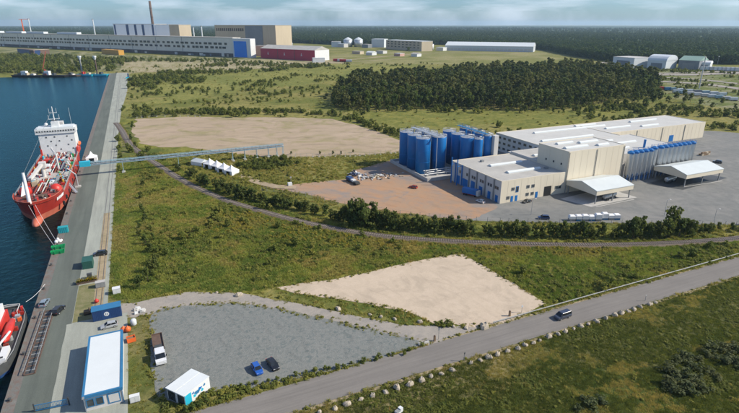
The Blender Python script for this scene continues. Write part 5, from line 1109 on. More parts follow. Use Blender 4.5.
for i,(a,b,tp,m,rf) in enumerate(((296,303,47.6,'offwhite','flat'),(306,312,48.2,'white','gable'),(338,344,44.0,'offwhite','flat'),(362,368,44.5,'blockgrey','flat'),(436,443,47.5,'white','flat'),(352,360,51.5,'tan','flat'),(366,372,52.5,'white','gable'),(376,383,51.0,'offwhite','flat'),(394,400,53.6,'pink','flat'),(411,417,54.0,'white','gable'))):
    yb = tp+(3.2 if i < 5 else 2.6); far_block('low_outbuilding','low outbuilding in the scattered group before the far forest, %s built'%ORD[i] if False else ['pale low outbuilding between the tan block and crimson hall roof','white gabled outbuilding behind the crimson hall roof','pale outbuilding left of the round steel tanks','dark low outbuilding between round tanks and pale cube','white outbuilding touching the long white hall','tan outbuilding on the field before the round tanks','white gabled outbuilding on the field before the pale cube','pale outbuilding at the left end of the beige office block','pinkish outbuilding before the beige office block','white gabled outbuilding right of the dark office tree'][i],'outbuilding',(a,yb),(b,yb+0.3),tp,18,M[m],M['greyroof' if i%2 else 'white_roof'],roof=rf)
for pxx,lb in ((424.5,'left of two white tanks by the beige office block'),(431,'right of two white tanks by the beige office block')):
    p = G(pxx,49.8); h = zfor(p[0],p[1],44.2); t = thing('white_tank', lb, 'tank', (p[0],p[1],0), 0, 'white tanks'); MB().lathe(0,0,[(8,0),(8,h)],20).build('wall', M['white'], t, True); MB().lathe(0,0,[(8.2,h),(1,h+2)],20).build('roof', M['white_roof'], t)
for k,(a,b,ty,m,rm,rf,lb) in enumerate((((612,66.5),(633,68.2),57.5,'farwhite','roofdark','flat','grey-white hangar at the left of the forest edge hangars'),((646.5,68.3),(665,69.5),60.5,'farwhite','farwhite','arch','pale round roofed hangar, second of the forest edge hangars'),((677.5,68.8),(698,70),60.5,'blockgrey','fargreen','gable','hangar with a pale green roof at the forest edge'),((699,69.5),(709,70),63.5,'white','tent','arch','white domed hall right of the green roofed hangar'))):
    t,Lr,h = far_block('hangar', lb, 'hangar', a, b, ty, 42 if k<3 else 20, M[m], M[rm], 'hangars at the forest edge', rf)
    MB().box(Lr*0.2,-0.3,0.1,Lr*0.8,-0.02,h*0.7).build('hangar_door', M['blockgrey'] if k != 2 else M['greysteel'], t)
p = G(699,88.5); h = zfor(p[0],p[1],57.5); t = thing('lattice_mast', 'tall pale mast standing beside the trailers at the right edge', 'mast', (p[0],p[1],0)); MB().tube((0,0,0),(0,0,h),0.75,0.6,8).build('shaft', M['offwhite'], t); MB().box(-1.2,-0.4,h,1.2,0.4,h+0.8).build('head', M['offwhite'], t)
p = G(717,66); h = zfor(p[0],p[1],57); t = thing('lamp_mast', 'short mast with white head before the forest at the far right', 'mast', (p[0],p[1],0)); MB().tube((0,0,0),(0,0,h),0.3,0.25,6).build('shaft', M['greysteel'], t); MB().lathe(0,0,[(0.4,h),(1.2,h+0.8),(0.2,h+1.6)],8).build('head', M['white'], t)
def trailers(n, a, b, sz, label, name, cat, mats, group, rz=0):
    for k in range(n):
        f = k/max(1,n-1); p = G(a[0]+(b[0]-a[0])*f, a[1]+(b[1]-a[1])*f); t = thing(name, label%ORD[k], cat, (p[0],p[1],0.35), AZ+rz, group); l, w, h = sz
        MB().box(-l/2,-w/2,0.9,l/2,w/2,h).build('box', M[mats[k%len(mats)]], t); MB().box(-l/2+0.2,-w/2+0.3,0.3,l/2-0.2,w/2-0.3,0.88).build('chassis', M['darksteel'], t)
        for x in (-l*0.35,l*0.35):
            for s in (-1,1): place('wheel', WHEEL, t, (x,s*(w/2-0.1),0.42), math.pi/2, 1.25)
trailers(9,(676,93.5),(733,101),(8,3.0,3.6),'box trailer in the row at the right edge, %s from the left','box_trailer','trailer',['farwhite','gallery','offwhite','white','roofdark'],'trailers at the right edge')
trailers(7,(672,91),(722,96),(8,3.0,3.6),'box trailer in the row behind, %s from the left','box_trailer','trailer',['gallery','farwhite','white','blockgrey'],'second trailer row at the right edge')
trailers(5,(640,88.5),(667,91),(7,3,4),'coloured lorry behind the round trees, %s from the left','parked_lorry','lorry',['yellowp','maroon','offwhite','redbright','bluemid'],'lorries by the round trees')
trailers(9,(704,70.5),(738,71.5),(12,4,6),'white container before the right hand forest, %s from the left','white_container','container',['white','farwhite','offwhite'],'white containers at the forest edge')
trailers(7,(336,61.5),(349,62.3),(12,5,5),'red or white container near the crimson hall, %s from the left','stacked_container','container',['redbright','maroon','white','redbright'],'containers near the crimson hall')
t,Lr,h = far_block('brown_workshop','low brown workshop on the far bank below the grey hall','workshop',(18,53.4),(34,55.2),49.6,16,M['bluedark'],M['rust'])
far_block('brown_workshop','long orange-brown wall shed on the far bank','workshop',(34.5,55.2),(50,54.2),49.8,14,M['rust'],M['tan'])
far_block('ochre_shed','ochre yellow shed at the foot of the grey hall','shed',(102,54.0),(119,55.2),50.0,14,M['yellowp'],M['yellowp'])
# far bank: barges, pontoons with spud towers, red crane
def barge(x0, x1, py, zt, m, label, house=None):
    a, b = np.array(G(x0,py,WL)), np.array(G(x1,py+0.3,WL)); dd = b-a; l = float(np.linalg.norm(dd)); t = thing('moored_barge', label, 'barge', (a[0],a[1],WL), math.atan2(dd[1],dd[0]))
    MB().loft([[(0,0.5,-0.5),(l,0.5,-0.5),(l,9.5,-0.5),(0,9.5,-0.5)],[(-1.5,0,zt),(l+1.5,0,zt),(l+1.5,10,zt),(-1.5,10,zt)]]).build('hull', M[m], t)
    r = random.Random(int(x0*10))
    for k in range(int(l/7)):
        x = r.uniform(1,l-6); MB().box(x,2,zt,x+r.uniform(2,6),7.5,zt+r.uniform(1,3.5)).build('deck_load', M[r.choice(['rust','white','offwhite','darksteel','redbright','tan','greysteel'])], t)
    if house: MB().box(l*house,2.5,zt,l*house+8,8,zt+6).build('deckhouse', M['white'], t)
    return t, l
barge(12,40,77.0,2.6,'rubber','dark barge moored at the left end of the far bank',0.3); barge(40.5,64,77.0,2.6,'rubber','dark barge with pale deckhouse in the middle of the far bank',0.12); barge(65,76,76.4,2.2,'rust','small rusty barge behind the cyan pontoons')
for x0,x1,lb in ((76,91,'left of two cyan pontoons with a white-topped tower'),(91,106,'right of two cyan pontoons with a white-topped tower')):
    t,l = barge(x0,x1,76.0,2.6,'cyan',lb); hz = 42.0
    q_ = proj(*G((x0+x1)/2,74.8,WL),0); hz = zfor(*G((x0+x1)/2,74.8,WL),55.2)-WL; MB().box(l*0.28,4,2.4,l*0.28+1.5,5.5,hz-6).build('tower', M['rust'] if x0>80 else M['greysteel'], t); MB().lathe(l*0.28+0.75,4.75,[(1.0,hz-6),(2.8,hz-1.5),(2.8,hz)],12).build('hopper', M['white'], t)
a = G(43,73.2); t = thing('harbour_crane', 'red crawler crane with raised boom on the far bank', 'crane', (a[0],a[1],0)); h = zfor(a[0],a[1],51.5)
MB().bar((0,0,3.5),(10,-2,h),1.0,1.0).build('boom', M['redlite'], t); MB().box(-5,-3,1.6,4,3,5.5).build('cab', M['redbright'], t); MB().box(-5,-3.4,0,4.5,3.4,1.5).build('tracks', M['darksteel'], t)
t = thing('navigation_beacon','blue beacon hut with dark figure-like post at the quay end','beacon',(*G(128.5,78.5),0.06)); MB().box(-3.4,-1.6,0,3.4,1.6,2.0).build('base', M['cyan'], t); MB().tube((0,0,2.0),(0,0,5.5),1.3,0.7,10).build('body', M['bluedark'], t); MB().lathe(0,0,[(0.9,5.5),(0.9,6.6),(0.1,7.4)],10).build('lantern', M['bluedark'], t)

# ------------------------------------------------------------------ vegetation
def leaf_quads(lobes, per, leaf, seed, up=0.5):
    r = np.random.default_rng(seed); V = []; k = 0
    for (cx,cy,cz,rx,rz) in lobes:
        dv = r.normal(size=(per,3)); dv /= np.linalg.norm(dv,axis=1)[:,None]; rad = r.uniform(0.35,1.0,(per,1))**0.5
        P = dv*rad*np.array([rx,rx,rz])+np.array([cx,cy,cz])
        nrm = dv+r.normal(size=(per,3))*0.55+np.array([0,0,up]); nrm /= np.linalg.norm(nrm,axis=1)[:,None]
        a = np.cross(nrm, r.normal(size=(per,3))); a /= np.linalg.norm(a,axis=1)[:,None]; b = np.cross(nrm,a); s = leaf*r.uniform(0.55,1.2,(per,1))
        V.append(np.stack([P-a*s*0.6-b*s*0.3, P+a*s*0.5-b*s*0.55, P+a*s*0.62+b*s*0.35, P-a*s*0.4+b*s*0.6],1).reshape(-1,3))
    V = np.concatenate(V); n = len(V)//4; return V, np.arange(n*4).reshape(n,4)
def leaf_mesh(name, lobes, per, leaf, seed, m, up=0.5):
    V, F = leaf_quads(lobes, per, leaf, seed, up); me = bpy.data.meshes.new(name); me.from_pydata(V.tolist(), [], F.tolist()); me.materials.append(m); return me
def pine_lobes(seed, H=17.0, R0=3.7):
    r = random.Random(seed); out = []
    for k in range(15):
        f = k/14; z = H*(0.24+0.70*f); rr = R0*(1.05-0.62*f**2.6); a = r.uniform(0,6.3); q = rr*r.uniform(0.2,1.0); s = rr*r.uniform(0.38,0.72); z += r.uniform(-0.6,0.6)
        if k in (3,7) and r.random() < 0.6: continue
        out.append((q*math.cos(a)+0.4,q*math.sin(a),z,s,s*0.7))
    return out
def broad_lobes(seed, H=8.0, R0=3.0, n=15):
    r = random.Random(seed); out = []
    for k in range(n):
        a = r.uniform(0,6.3); f = r.random(); z = H*(0.18+0.72*f); rr = R0*math.sin(math.pi*min(1,0.18+0.72*f*1.0))**0.7; q = rr*r.uniform(0.15,0.8); s = R0*r.uniform(0.26,0.46)
        out.append((q*math.cos(a),q*math.sin(a),z,s,s*0.9))
    return out
def trunk_mesh(H, r0, seed, limbs=5, m='bark'):
    r = random.Random(seed); b = MB(); x, y = r.uniform(-.3,.3), r.uniform(-.3,.3)
    b.tube((0,0,-0.3),(x,y,H*0.5),r0,r0*0.7,7).tube((x,y,H*0.5),(x*1.5,y*1.5,H*0.92),r0*0.7,r0*0.15,6)
    for k in range(limbs): a = r.uniform(0,6.3); z = H*r.uniform(0.35,0.75); l = H*r.uniform(0.12,0.22); b.tube((x*z/H,y*z/H,z),(x*z/H+l*math.cos(a),y*z/H+l*math.sin(a),z+l*0.6),r0*0.3,r0*0.08,4)
    return b.mesh('trunk', M[m])
PINE = [(leaf_mesh('pine_crown',pine_lobes(i),26,1.05,i,M['pine']), trunk_mesh(17,0.26,i)) for i in range(6)]
BROAD = [(leaf_mesh('broad_crown',broad_lobes(i+20,8,2.9,17),26,0.62,i+20,M['hedge']), trunk_mesh(8,0.16,i+20)) for i in range(6)]
LIGHTB = [(leaf_mesh('light_crown',broad_lobes(i+40,8,2.9,17),26,0.62,i+40,M['leaf']), trunk_mesh(8,0.16,i+40)) for i in range(3)]
SHR = [(leaf_mesh('shrub_crown',broad_lobes(i+60,2.4,1.5,11),20,0.34,i+60,M['shrub']), trunk_mesh(2.2,0.05,i+60,4)) for i in range(4)]
GSHR = [(leaf_mesh('grey_shrub_crown',broad_lobes(i+70,2.4,1.7,11),30,0.30,i+70,M['greyshrub']), trunk_mesh(2.2,0.05,i+70,4)) for i in range(3)]
def tree(name, label, cat, x, y, s, variants, k, group, sz=None, z=None):
    c, tr = variants[k % len(variants)]; sc = (s,s,s*(sz or 1.0)); t = thing(name, label, cat, (x,y,ground_z(x,y) if z is None else z), (k*2.399)%6.283, group)
    place('crown', c, t, sc=sc); place('trunk', tr, t, sc=sc); return t
# stuff instancers
def instancer(name, pts, scales, rots, kinds, variants):
    """one object; its points carry copies of a few foliage meshes"""
    me = bpy.data.meshes.new(name); me.from_pydata(pts.tolist(), [], [])
    for an, ty, val in (('s','FLOAT',scales),('r','FLOAT',rots),('k','INT',kinds)):
        at = me.attributes.new(an, ty, 'POINT'); at.data.foreach_set('value', np.asarray(val, np.float32 if ty == 'FLOAT' else np.int32))
    o = place(name, me); ng = bpy.data.node_groups.new(name, 'GeometryNodeTree')
    ng.interface.new_socket('Geometry', in_out='INPUT', socket_type='NodeSocketGeometry'); ng.interface.new_socket('Geometry', in_out='OUTPUT', socket_type='NodeSocketGeometry')
    N, Lk = ng.nodes, ng.links; gi, go, jn = N.new('NodeGroupInput'), N.new('NodeGroupOutput'), N.new('GeometryNodeJoinGeometry')
    def attr(n, ty): a = N.new('GeometryNodeInputNamedAttribute'); a.data_type = ty; a.inputs['Name'].default_value = n; return a.outputs['Attribute']
    sc, ro, kd = attr('s','FLOAT'), attr('r','FLOAT'), attr('k','INT'); cx = N.new('ShaderNodeCombineXYZ'); Lk.new(ro, cx.inputs[2])
    for i, m in enumerate(variants):
        src = bpy.data.objects.new(m.name, m); oi = N.new('GeometryNodeObjectInfo'); oi.inputs['Object'].default_value = src; oi.inputs['As Instance'].default_value = True
        cm = N.new('FunctionNodeCompare'); cm.data_type = 'INT'; cm.operation = 'EQUAL'; Lk.new(kd, cm.inputs[2]); cm.inputs[3].default_value = i
        ip = N.new('GeometryNodeInstanceOnPoints'); Lk.new(gi.outputs[0], ip.inputs['Points']); Lk.new(cm.outputs[0], ip.inputs['Selection']); Lk.new(oi.outputs['Geometry'], ip.inputs['Instance'])
        Lk.new(cx.outputs[0], ip.inputs['Rotation']); Lk.new(sc, ip.inputs['Scale']); Lk.new(ip.outputs[0], jn.inputs[0])
    Lk.new(jn.outputs[0], go.inputs[0]); md = o.modifiers.new('scatter', 'NODES'); md.node_group = ng; return stuff(o)

TALLB = leaf_mesh('tall_leafy_crown',broad_lobes(99,15,4.2,18),26,1.0,99,M['leaf'])
# pine wood on the meadow: the nearest 300 trees are things, the rest one mass
FBP = px((332,106),(345,111),(395,109.5),(450,108.5),(510,110.5),(560,110.5),(605,104),(640,98.5),(662,94),(655,86),(632,78.5),(600,74),(560,71),(500,75),(430,80),(380,84),(340,90))
xs, ys = [p[0] for p in FBP], [p[1] for p in FBP]
cx_ = rng.uniform(min(xs),max(xs),16000); cy_ = rng.uniform(min(ys),max(ys),16000); ok = inpoly(cx_,cy_,FBP); cand = np.stack([cx_[ok],cy_[ok]],1)
keep = []; cell = {}
for p in cand:
    k = (int(p[0]//6.3),int(p[1]//6.3)); good = True
    for i in (-1,0,1):
        for j in (-1,0,1):
            for q in cell.get((k[0]+i,k[1]+j),()):
                if (q[0]-p[0])**2+(q[1]-p[1])**2 < 6.3**2: good = False
    if good: cell.setdefault(k,[]).append(p); keep.append(p)
keep = np.array(keep); keep = keep[np.argsort(np.hypot(keep[:,0]-CX,keep[:,1]-CY))]
for i,p in enumerate(keep[:300]):
    qx = proj(p[0],p[1],0)[0]
    if random.random() < (0.45 if qx < 470 else 0.14): tree('leafy_tree','lighter green leafy tree among the pines at the near edge of the wood','tree',p[0],p[1],random.uniform(1.25,1.9),LIGHTB,i,'leafy trees at the near edge of the wood',1.1)
    else: tree('pine_tree','dark green pine at the near edge of the wood on the meadow','tree',p[0],p[1],random.choice((0.62,0.75,0.85,0.95,1.0,1.12,1.28))*random.uniform(0.92,1.06),PINE,i,'pines at the near edge of the wood')
for i in range(60):   # ragged skirt of bushes in front of the wood
    f = random.random(); p = G(336+(640-336)*f, float(np.interp(f,[0,0.1,0.4,0.7,0.9,1],[109,112,110.5,112.5,107,101]))+random.uniform(-0.5,2.2))
    tree('skirt_bush','bush or young tree in front of the wood on the meadow','bush',p[0],p[1],random.choice((0.3,0.4,0.55,0.7,0.9)),LIGHTB if i%2 else BROAD,i,'bushes in front of the wood')
rest = keep[300:]
instancer('pine_wood', np.c_[rest,np.zeros(len(rest))], rng.choice([0.7,0.85,0.95,1.05,1.2,1.4],len(rest)), rng.uniform(0,6.28,len(rest)), rng.integers(0,5,len(rest)), [p[0] for p in PINE[:4]]+[TALLB])['label'] = 'dense inner mass of dark pines in the wood'
# hedge trees between railway and factory yard
hedge = []
def hrow(x0, x1, n, y0, y1, h0, h1, jy=2.0):
    for k in range(n): f = (k+random.uniform(-0.3,0.3))/max(1,n-1); (random.random() > 0.2) and hedge.append((x0+(x1-x0)*f, y0+(y1-y0)*f+random.uniform(-jy,jy), random.uniform(h0,h1)))
hrow(150,186,9,160,178,3,5); hrow(186,205,8,178,184,4,6.5); hrow(203,243,18,184,200,4.5,7.0,2.5); hrow(243,300,20,199,211,2.8,5.0); hrow(300,346,15,211,221,3,5); hrow(346,366,9,222.5,226,8,11); hrow(366,395,13,225,229,7.5,10.5); hrow(395,450,17,229,233,4.5,7)
hrow(450,500,14,233,236,5,7.5); hrow(500,560,17,236,238,5,7.5); hrow(560,625,17,237,238,4.5,7.0); hrow(628,640,4,238,238,9,11); hrow(640,690,14,237.5,235,6,9.5); hrow(672,688,3,235,234.5,10,11.5); hrow(690,760,16,233,226,2.6,4.5)
rwp = RWPOLY
for i,(a,b,h) in enumerate(hedge):
    p = G(a,b)
    if inpoly(np.array([p[0]]),np.array([p[1]]),offset(RW,3.6)+offset(RW,-3.6)[::-1])[0]: continue
    if h > 5: tree('hedge_tree','leafy dark green tree in the hedge between railway and factory yard','tree',p[0],p[1],h/8.0*random.uniform(0.62,0.9),BROAD if i%5 else LIGHTB,i,'hedge trees beside the railway',random.uniform(1.05,1.35))
    else: tree('hedge_bush','low leafy bush in the hedge between railway and factory yard','bush',p[0],p[1],h/8.0*1.25,BROAD if i%4 else LIGHTB,i,'hedge bushes beside the railway')
# bushes along the strip right of the quay
for i,(a,b,h) in enumerate([(118,152,2.6),(121,158,3.0),(119,170,2.4),(142,212,3.2),(145,222,3.0),(139,237,2.6),(146,245,3.6),(150,252,3.4),(152,272,4.2),(148,281,4.0),(140,288,3.4),(156,264,3.4),(133,128,4.5),(135,118,5.0),(134,110,5.0),(131,140,3.6),(136,148,3.4),(143,156,3.4),(139,229,2.4),(141,198,2.8),(143,185,2.6),(153,241,2.6)]):
    p = G(a,b); tree('strip_bush','rounded dark green bush on the grass strip right of the quay','bush',p[0],p[1],h/8*1.25,BROAD if i%3 else LIGHTB,i,'bushes on the quayside strip')
p = G(165,418); tree('kiosk_bush','large dark bush beside the white kiosk at the bottom edge','bush',p[0],p[1],0.5,BROAD,2,None)
for i,(a,b) in enumerate(((186,414),(193,411),(200,407),(206,404))): p = G(a,b); tree('verge_bush','low green bush below the white kiosk','bush',p[0],p[1],random.uniform(0.25,0.34),LIGHTB,i,'low bushes below the kiosk')
for i in range(26):   # verge between gravel lot and road
    f = i/25; p = G(228+(410-228)*f+random.uniform(-3,3), 392+(352-392)*f+random.uniform(-2.0,1.5)); tree('verge_shrub','small green shrub on the verge between gravel lot and road','shrub',p[0],p[1],random.uniform(0.25,0.6),SHR,i,'verge shrubs beside the gravel lot')
for i,(a,b,s) in enumerate(((441,324.5,0.9),(436,325,0.8),(447,324,1.1),(452,325.5,0.7),(443,327,0.7),(449,326.5,0.7))): p = G(a,b); tree('tuft_shrub','leafy shrub of the green tuft between sand lot and access road','shrub',p[0],p[1],s*0.9,SHR,i,'green tuft shrubs at the sand lot',0.6)
gs = [(668,372),(672,366),(678,362),(684,358),(690,363),(695,369),(700,361),(706,356),(712,350),(718,358),(724,364),(730,356),(736,362),(676,380),(684,376),(692,384),(700,378),(708,372),(716,378),(690,392),(681,388),(673,392),(667,384),(704,390),(724,350),(733,346),(585,402),(592,409),(600,404),(578,411),(739,352),(740,370)]
for i,(a,b) in enumerate(gs): p = G(a,b); tree('grey_shrub','dark grey-green shrub in the thicket on the lower right field','shrub',p[0],p[1],random.uniform(0.7,1.4),GSHR,i,'thicket on the lower right field',0.62)
# round trees at the right and behind the yard
for i,(a,b,h) in enumerate(((640,100,13),(652,99,13),(657,98,12),(684,103,10),(690,102,9),(684,96,9),(610,70.5,10),(635,71,10),(648,97,11),(660,101,10),(668,104,8),(676,99,9),(700,105,7),(712,108,6),(722,104,7),(735,110,6),(625,109,9),(612,111,8),(590,114,7),(645,107,9),(662,110,6),(652,104,12),(634,104,12))): p = G(a,b); tree('round_tree','rounded dark tree standing apart near the right hand trailers','tree',p[0],p[1],h/8,BROAD,i,'round trees near the trailers')
for i,(a,b) in enumerate(((320,154.5),(333,154),(341,154.5),(353,153),(291,155))): p = G(a,b); tree('fence_bush','small dark bush standing against the sandy plot fence','bush',p[0],p[1],0.30,BROAD,i,'bushes along the sandy plot fence')
p = G(408,52.2); tree('office_tree','dark round tree before the beige office block','tree',p[0],p[1],2.2,BROAD,4,None,0.8)
def edge_points(poly, per_m, sd, closed=True):
    out = []
    for i in range(len(poly) if closed else len(poly)-1):
        a, b = np.array(poly[i]), np.array(poly[(i+1)%len(poly)]); l = np.linalg.norm(b-a); n = rng.poisson(l*per_m)
        if n: t_ = rng.random((n,1)); nn = np.array([b[1]-a[1],a[0]-b[0]])/max(l,1e-6); out.append(a+(b-a)*t_+nn*rng.normal(0,sd,(n,1)))
    return np.concatenate(out)
# ---- scattered weeds, grass and scrub
def tuft(seed, n, h, w, m, name):
    r = random.Random(seed); b = MB()
    for k in range(n):
        a = r.uniform(0,6.3); x, y = r.gauss(0,w*0.4), r.gauss(0,w*0.4); l = h*r.uniform(0.6,1.2); s = 0.05+0.03*r.random(); dx, dy = math.cos(a), math.sin(a)
        b.face([(x-dy*s,y+dx*s,-0.05),(x+dy*s,y-dx*s,-0.05),(x+dx*l*0.5,y+dy*l*0.5,l)])
    return b.mesh(name, m)
SC = [tuft(1,26,0.55,0.9,M['weed'],'grass_tuft'), tuft(2,26,0.6,0.9,M['drygrass'],'dry_tuft'),
      leaf_mesh('weed_clump',broad_lobes(81,0.5,0.8,8),18,0.20,81,M['weed'],1.3), leaf_mesh('weed_clump',broad_lobes(82,0.7,0.75,8),18,0.20,82,M['shrub'],1.3), leaf_mesh('yellow_weed',broad_lobes(83,0.6,0.7,7),16,0.17,83,M['flower'],1.3),
      SHR[0][0], SHR[1][0], leaf_mesh('pale_shrub',broad_lobes(84,1.9,1.4,10),18,0.32,84,M['weed'])]
FOOT = [[(170,58),(250,58),(312,58),(395,112),(395,150),(232,150),(208,134),(188,134),(160,146),(160,102),(172,102)]]
SCRUB = px((118,150),(150,150),(200,183),(300,216),(420,238),(560,244),(739,238),(900,232),(900,250),(739,256),(560,304),(548,303),(462,253),(365,271),(277,287),(240,292),(190,291),(135,299),(112,300),(110,200))
RW2 = offset(RW,2.3)+offset(RW,-2.3)[::-1]
def scatter(n, x0, x1, y0, y1, r0, r1):
    x, y = rng.uniform(x0,x1,n), rng.uniform(y0,y1,n); rr = np.hypot(x-CX,y-CY); a = np.arctan2(x-CX,y-CY)+AZ   # angle off the view axis
    ok = (rr > r0) & (rr < r1) & (np.abs(a) < R(46)) & (x > 18.8)
    for p in (LOT,SANDLOT,ACCESS,YARD,REDYARD,SANDPLOT,RW2,QUAY,ROAD,PLAZA,FBP if r0 > 200 else PLAZA)+tuple(FOOT): ok &= ~inpoly(x,y,p)
    return x[ok], y[ok]
def zs(x, y): return np.array([ground_z(a,b) for a,b in zip(x,y)])
x, y = scatter(190000, 18, 330, -105, 230, 60, 330)
n2v, n1v = fnoise(x,y,9,31), fnoise(x,y,26,77); inS = inpoly(x,y,SCRUB); u = rng.random(len(x)); kind = np.full(len(x),-1); s = rng.uniform(0.6,1.25,len(x))
yel = inpoly(x,y,px((205,213),(262,212),(330,228),(440,241),(560,247),(640,250),(560,256),(440,250),(330,246),(262,236),(205,232)))
pn = 0.7*fnoise(x,y,28,77)+0.3*fnoise(x,y,9,31)
k = rng.choice([0,0,0,0,0,2,2,1],len(x)); sel = inS & (u < 0.28); kind[sel] = k[sel]
k = rng.choice([0,2,2,3,3],len(x)); sel = inS & (pn > 0.525) & (u < 0.34); kind[sel] = k[sel]; s = np.where(inS & (pn < 0.49), s*0.75, s)
sel = inS & yel & (u < 0.55) & (n2v > 0.42); kind[sel] = rng.choice([1,4,4,4,2,0],len(x))[sel]
sel = inS & (pn > 0.56) & (u < 0.012); kind[sel] = rng.choice([5,6,7],len(x))[sel]; s = np.where(sel, s*rng.uniform(0.6,1.3,len(x)), s)
fieldm = (y < -25.5); sel = fieldm & (u < 0.40); kind[sel] = np.where(n2v[sel] > 0.66, 1, 0); s = np.where(fieldm, s*0.62, s)
sel = fieldm & (u < 0.03); kind[sel] = 2
strip = (x < 30) & (y > -24); kind[strip & (u < 0.3)] = 0; kind[strip & (u < 0.06)] = 1; s = np.where(strip, s*0.6, s)
oth = ~inS & ~fieldm & ~strip; kind[oth & (u < 0.28)] = 0; kind[oth & (u < 0.10)] = 1; kind[oth & (u > 0.93) & (n1v > 0.5)] = 2
verge = inpoly(x,y,[(34,-15.8),(92,-15.8),(92,-13)]+LOT[10:19]); kind = np.where(verge & (u < 0.75), rng.choice([2,3,3,0],len(x)), kind)
dr = np.hypot(x-CX,y-CY); ok = (kind >= 0) & (rng.random(len(x)) < np.clip(190/dr,0,1)**1.2)
x, y, kind, s = x[ok], y[ok], kind[ok], s[ok]*np.clip(dr[ok]/170,1,1.6)
E_ = np.concatenate([edge_points(LOT,2.2,0.7), edge_points(SANDLOT,2.4,0.8), edge_points(ACCESS,1.2,0.5), edge_points(REDYARD,0.6,0.9), edge_points(offset(RW,2.7),1.6,0.4,False), edge_points(offset(RW,-2.7),1.6,0.4,False), edge_points([(36,-25.3),(330,-25.3)],2.5,0.35,False), edge_points([(92,-15.7),(330,-15.7)],2.5,0.25,False), edge_points([(31.5,-16),(92,-16.1)],2.5,0.2,False)])
for p in (ROAD,QUAY,PLAZA,YARD): E_ = E_[~inpoly(E_[:,0],E_[:,1],p)]
x = np.concatenate([x,E_[:,0]]); y = np.concatenate([y,E_[:,1]]); kind = np.concatenate([kind,rng.choice([0,0,1,2],len(E_))]); s = np.concatenate([s,rng.uniform(0.3,0.8,len(E_))])
instancer('meadow_weeds', np.c_[x,y,zs(x,y)], s, rng.uniform(0,6.28,len(x)), kind, SC)['label'] = 'tall grass, weeds and scrub covering the near meadow'
NEAR = len(x)
x, y = scatter(135000, 18, 330, -20, 230, 60, 330); ok = inpoly(x,y,SCRUB) & (rng.random(len(x)) < np.clip(170/np.hypot(x-CX,y-CY),0,1)); x, y = x[ok], y[ok]
pn = 0.6*fnoise(x,y,14,331)+0.4*fnoise(x,y,5,333); ye = inpoly(x,y,px((205,213),(262,212),(330,228),(440,241),(560,247),(640,250),(560,256),(440,250),(330,246),(262,236),(205,232)))
kind = np.where(pn > 0.57,1,np.where(pn < 0.46,2,0)); kind = np.where(ye & (pn > 0.47),1,kind)
instancer('meadow_grass', np.c_[x,y,zs(x,y)], rng.uniform(0.6,1.25,len(x)), rng.uniform(0,6.28,len(x)), kind, [tuft(7,30,0.6,1.1,M['tallgrass'],'tall_tuft'), tuft(8,26,0.6,1.0,M['drygrass'],'straw_tuft'), tuft(9,30,0.6,1.1,M['meadowgreen'],'green_tuft')])['label'] = 'tall grass between the quay, the railway and the road'
x, y = rng.uniform(20,330,130000), rng.uniform(-107,-25.6,130000); a = np.arctan2(x-CX,y-CY)+AZ; ok = (np.abs(a) < R(56)) & (np.hypot(x-CX,y-CY) > 22) & (rng.random(len(x)) < np.clip(130/np.hypot(x-CX,y-CY),0,1)); x, y = x[ok], y[ok]
pn = 0.6*fnoise(x*0.5+y,y-x*0.3,10,231)+0.4*fnoise(x,y,4,233); kind = np.where(pn > 0.60,1,0); kind = np.where((pn < 0.42) & (rng.random(len(x)) < 0.5),2,kind)
instancer('field_grass', np.c_[x,y,zs(x,y)], rng.uniform(0.35,0.75,len(x)), rng.uniform(0,6.28,len(x)), kind, [tuft(5,30,0.5,1.0,M['fieldgrass'],'field_tuft'), tuft(6,24,0.5,0.9,M['drygrass'],'dry_field_tuft'), leaf_mesh('field_weed',broad_lobes(85,0.4,0.8,8),14,0.18,85,M['shrub'],1.3)])['label'] = 'rough grass of the field below the road'
x, y = scatter(90000, -60, 900, 60, 1050, 330, 1050); n1v, n2v = fnoise(x,y,60,177), fnoise(x,y,24,131); u = rng.random(len(x)); kind = np.full(len(x),-1); s = rng.uniform(0.7,1.4,len(x))
kind[(u < 0.05)] = 2; kind[(u < 0.025)] = 1; sel = (n1v > 0.56) & (n2v > 0.54) & (u < 0.30); kind[sel] = rng.choice([5,6,5,7],len(x))[sel]; ok = kind >= 0
instancer('field_scrub', np.c_[x[ok],y[ok],zs(x[ok],y[ok])], s[ok]*np.where(kind[ok] > 4, rng.uniform(0.8,1.7,ok.sum()), 1.5), rng.uniform(0,6.28,ok.sum()), kind[ok], SC)['label'] = 'patchy bushes and weeds over the far fields'
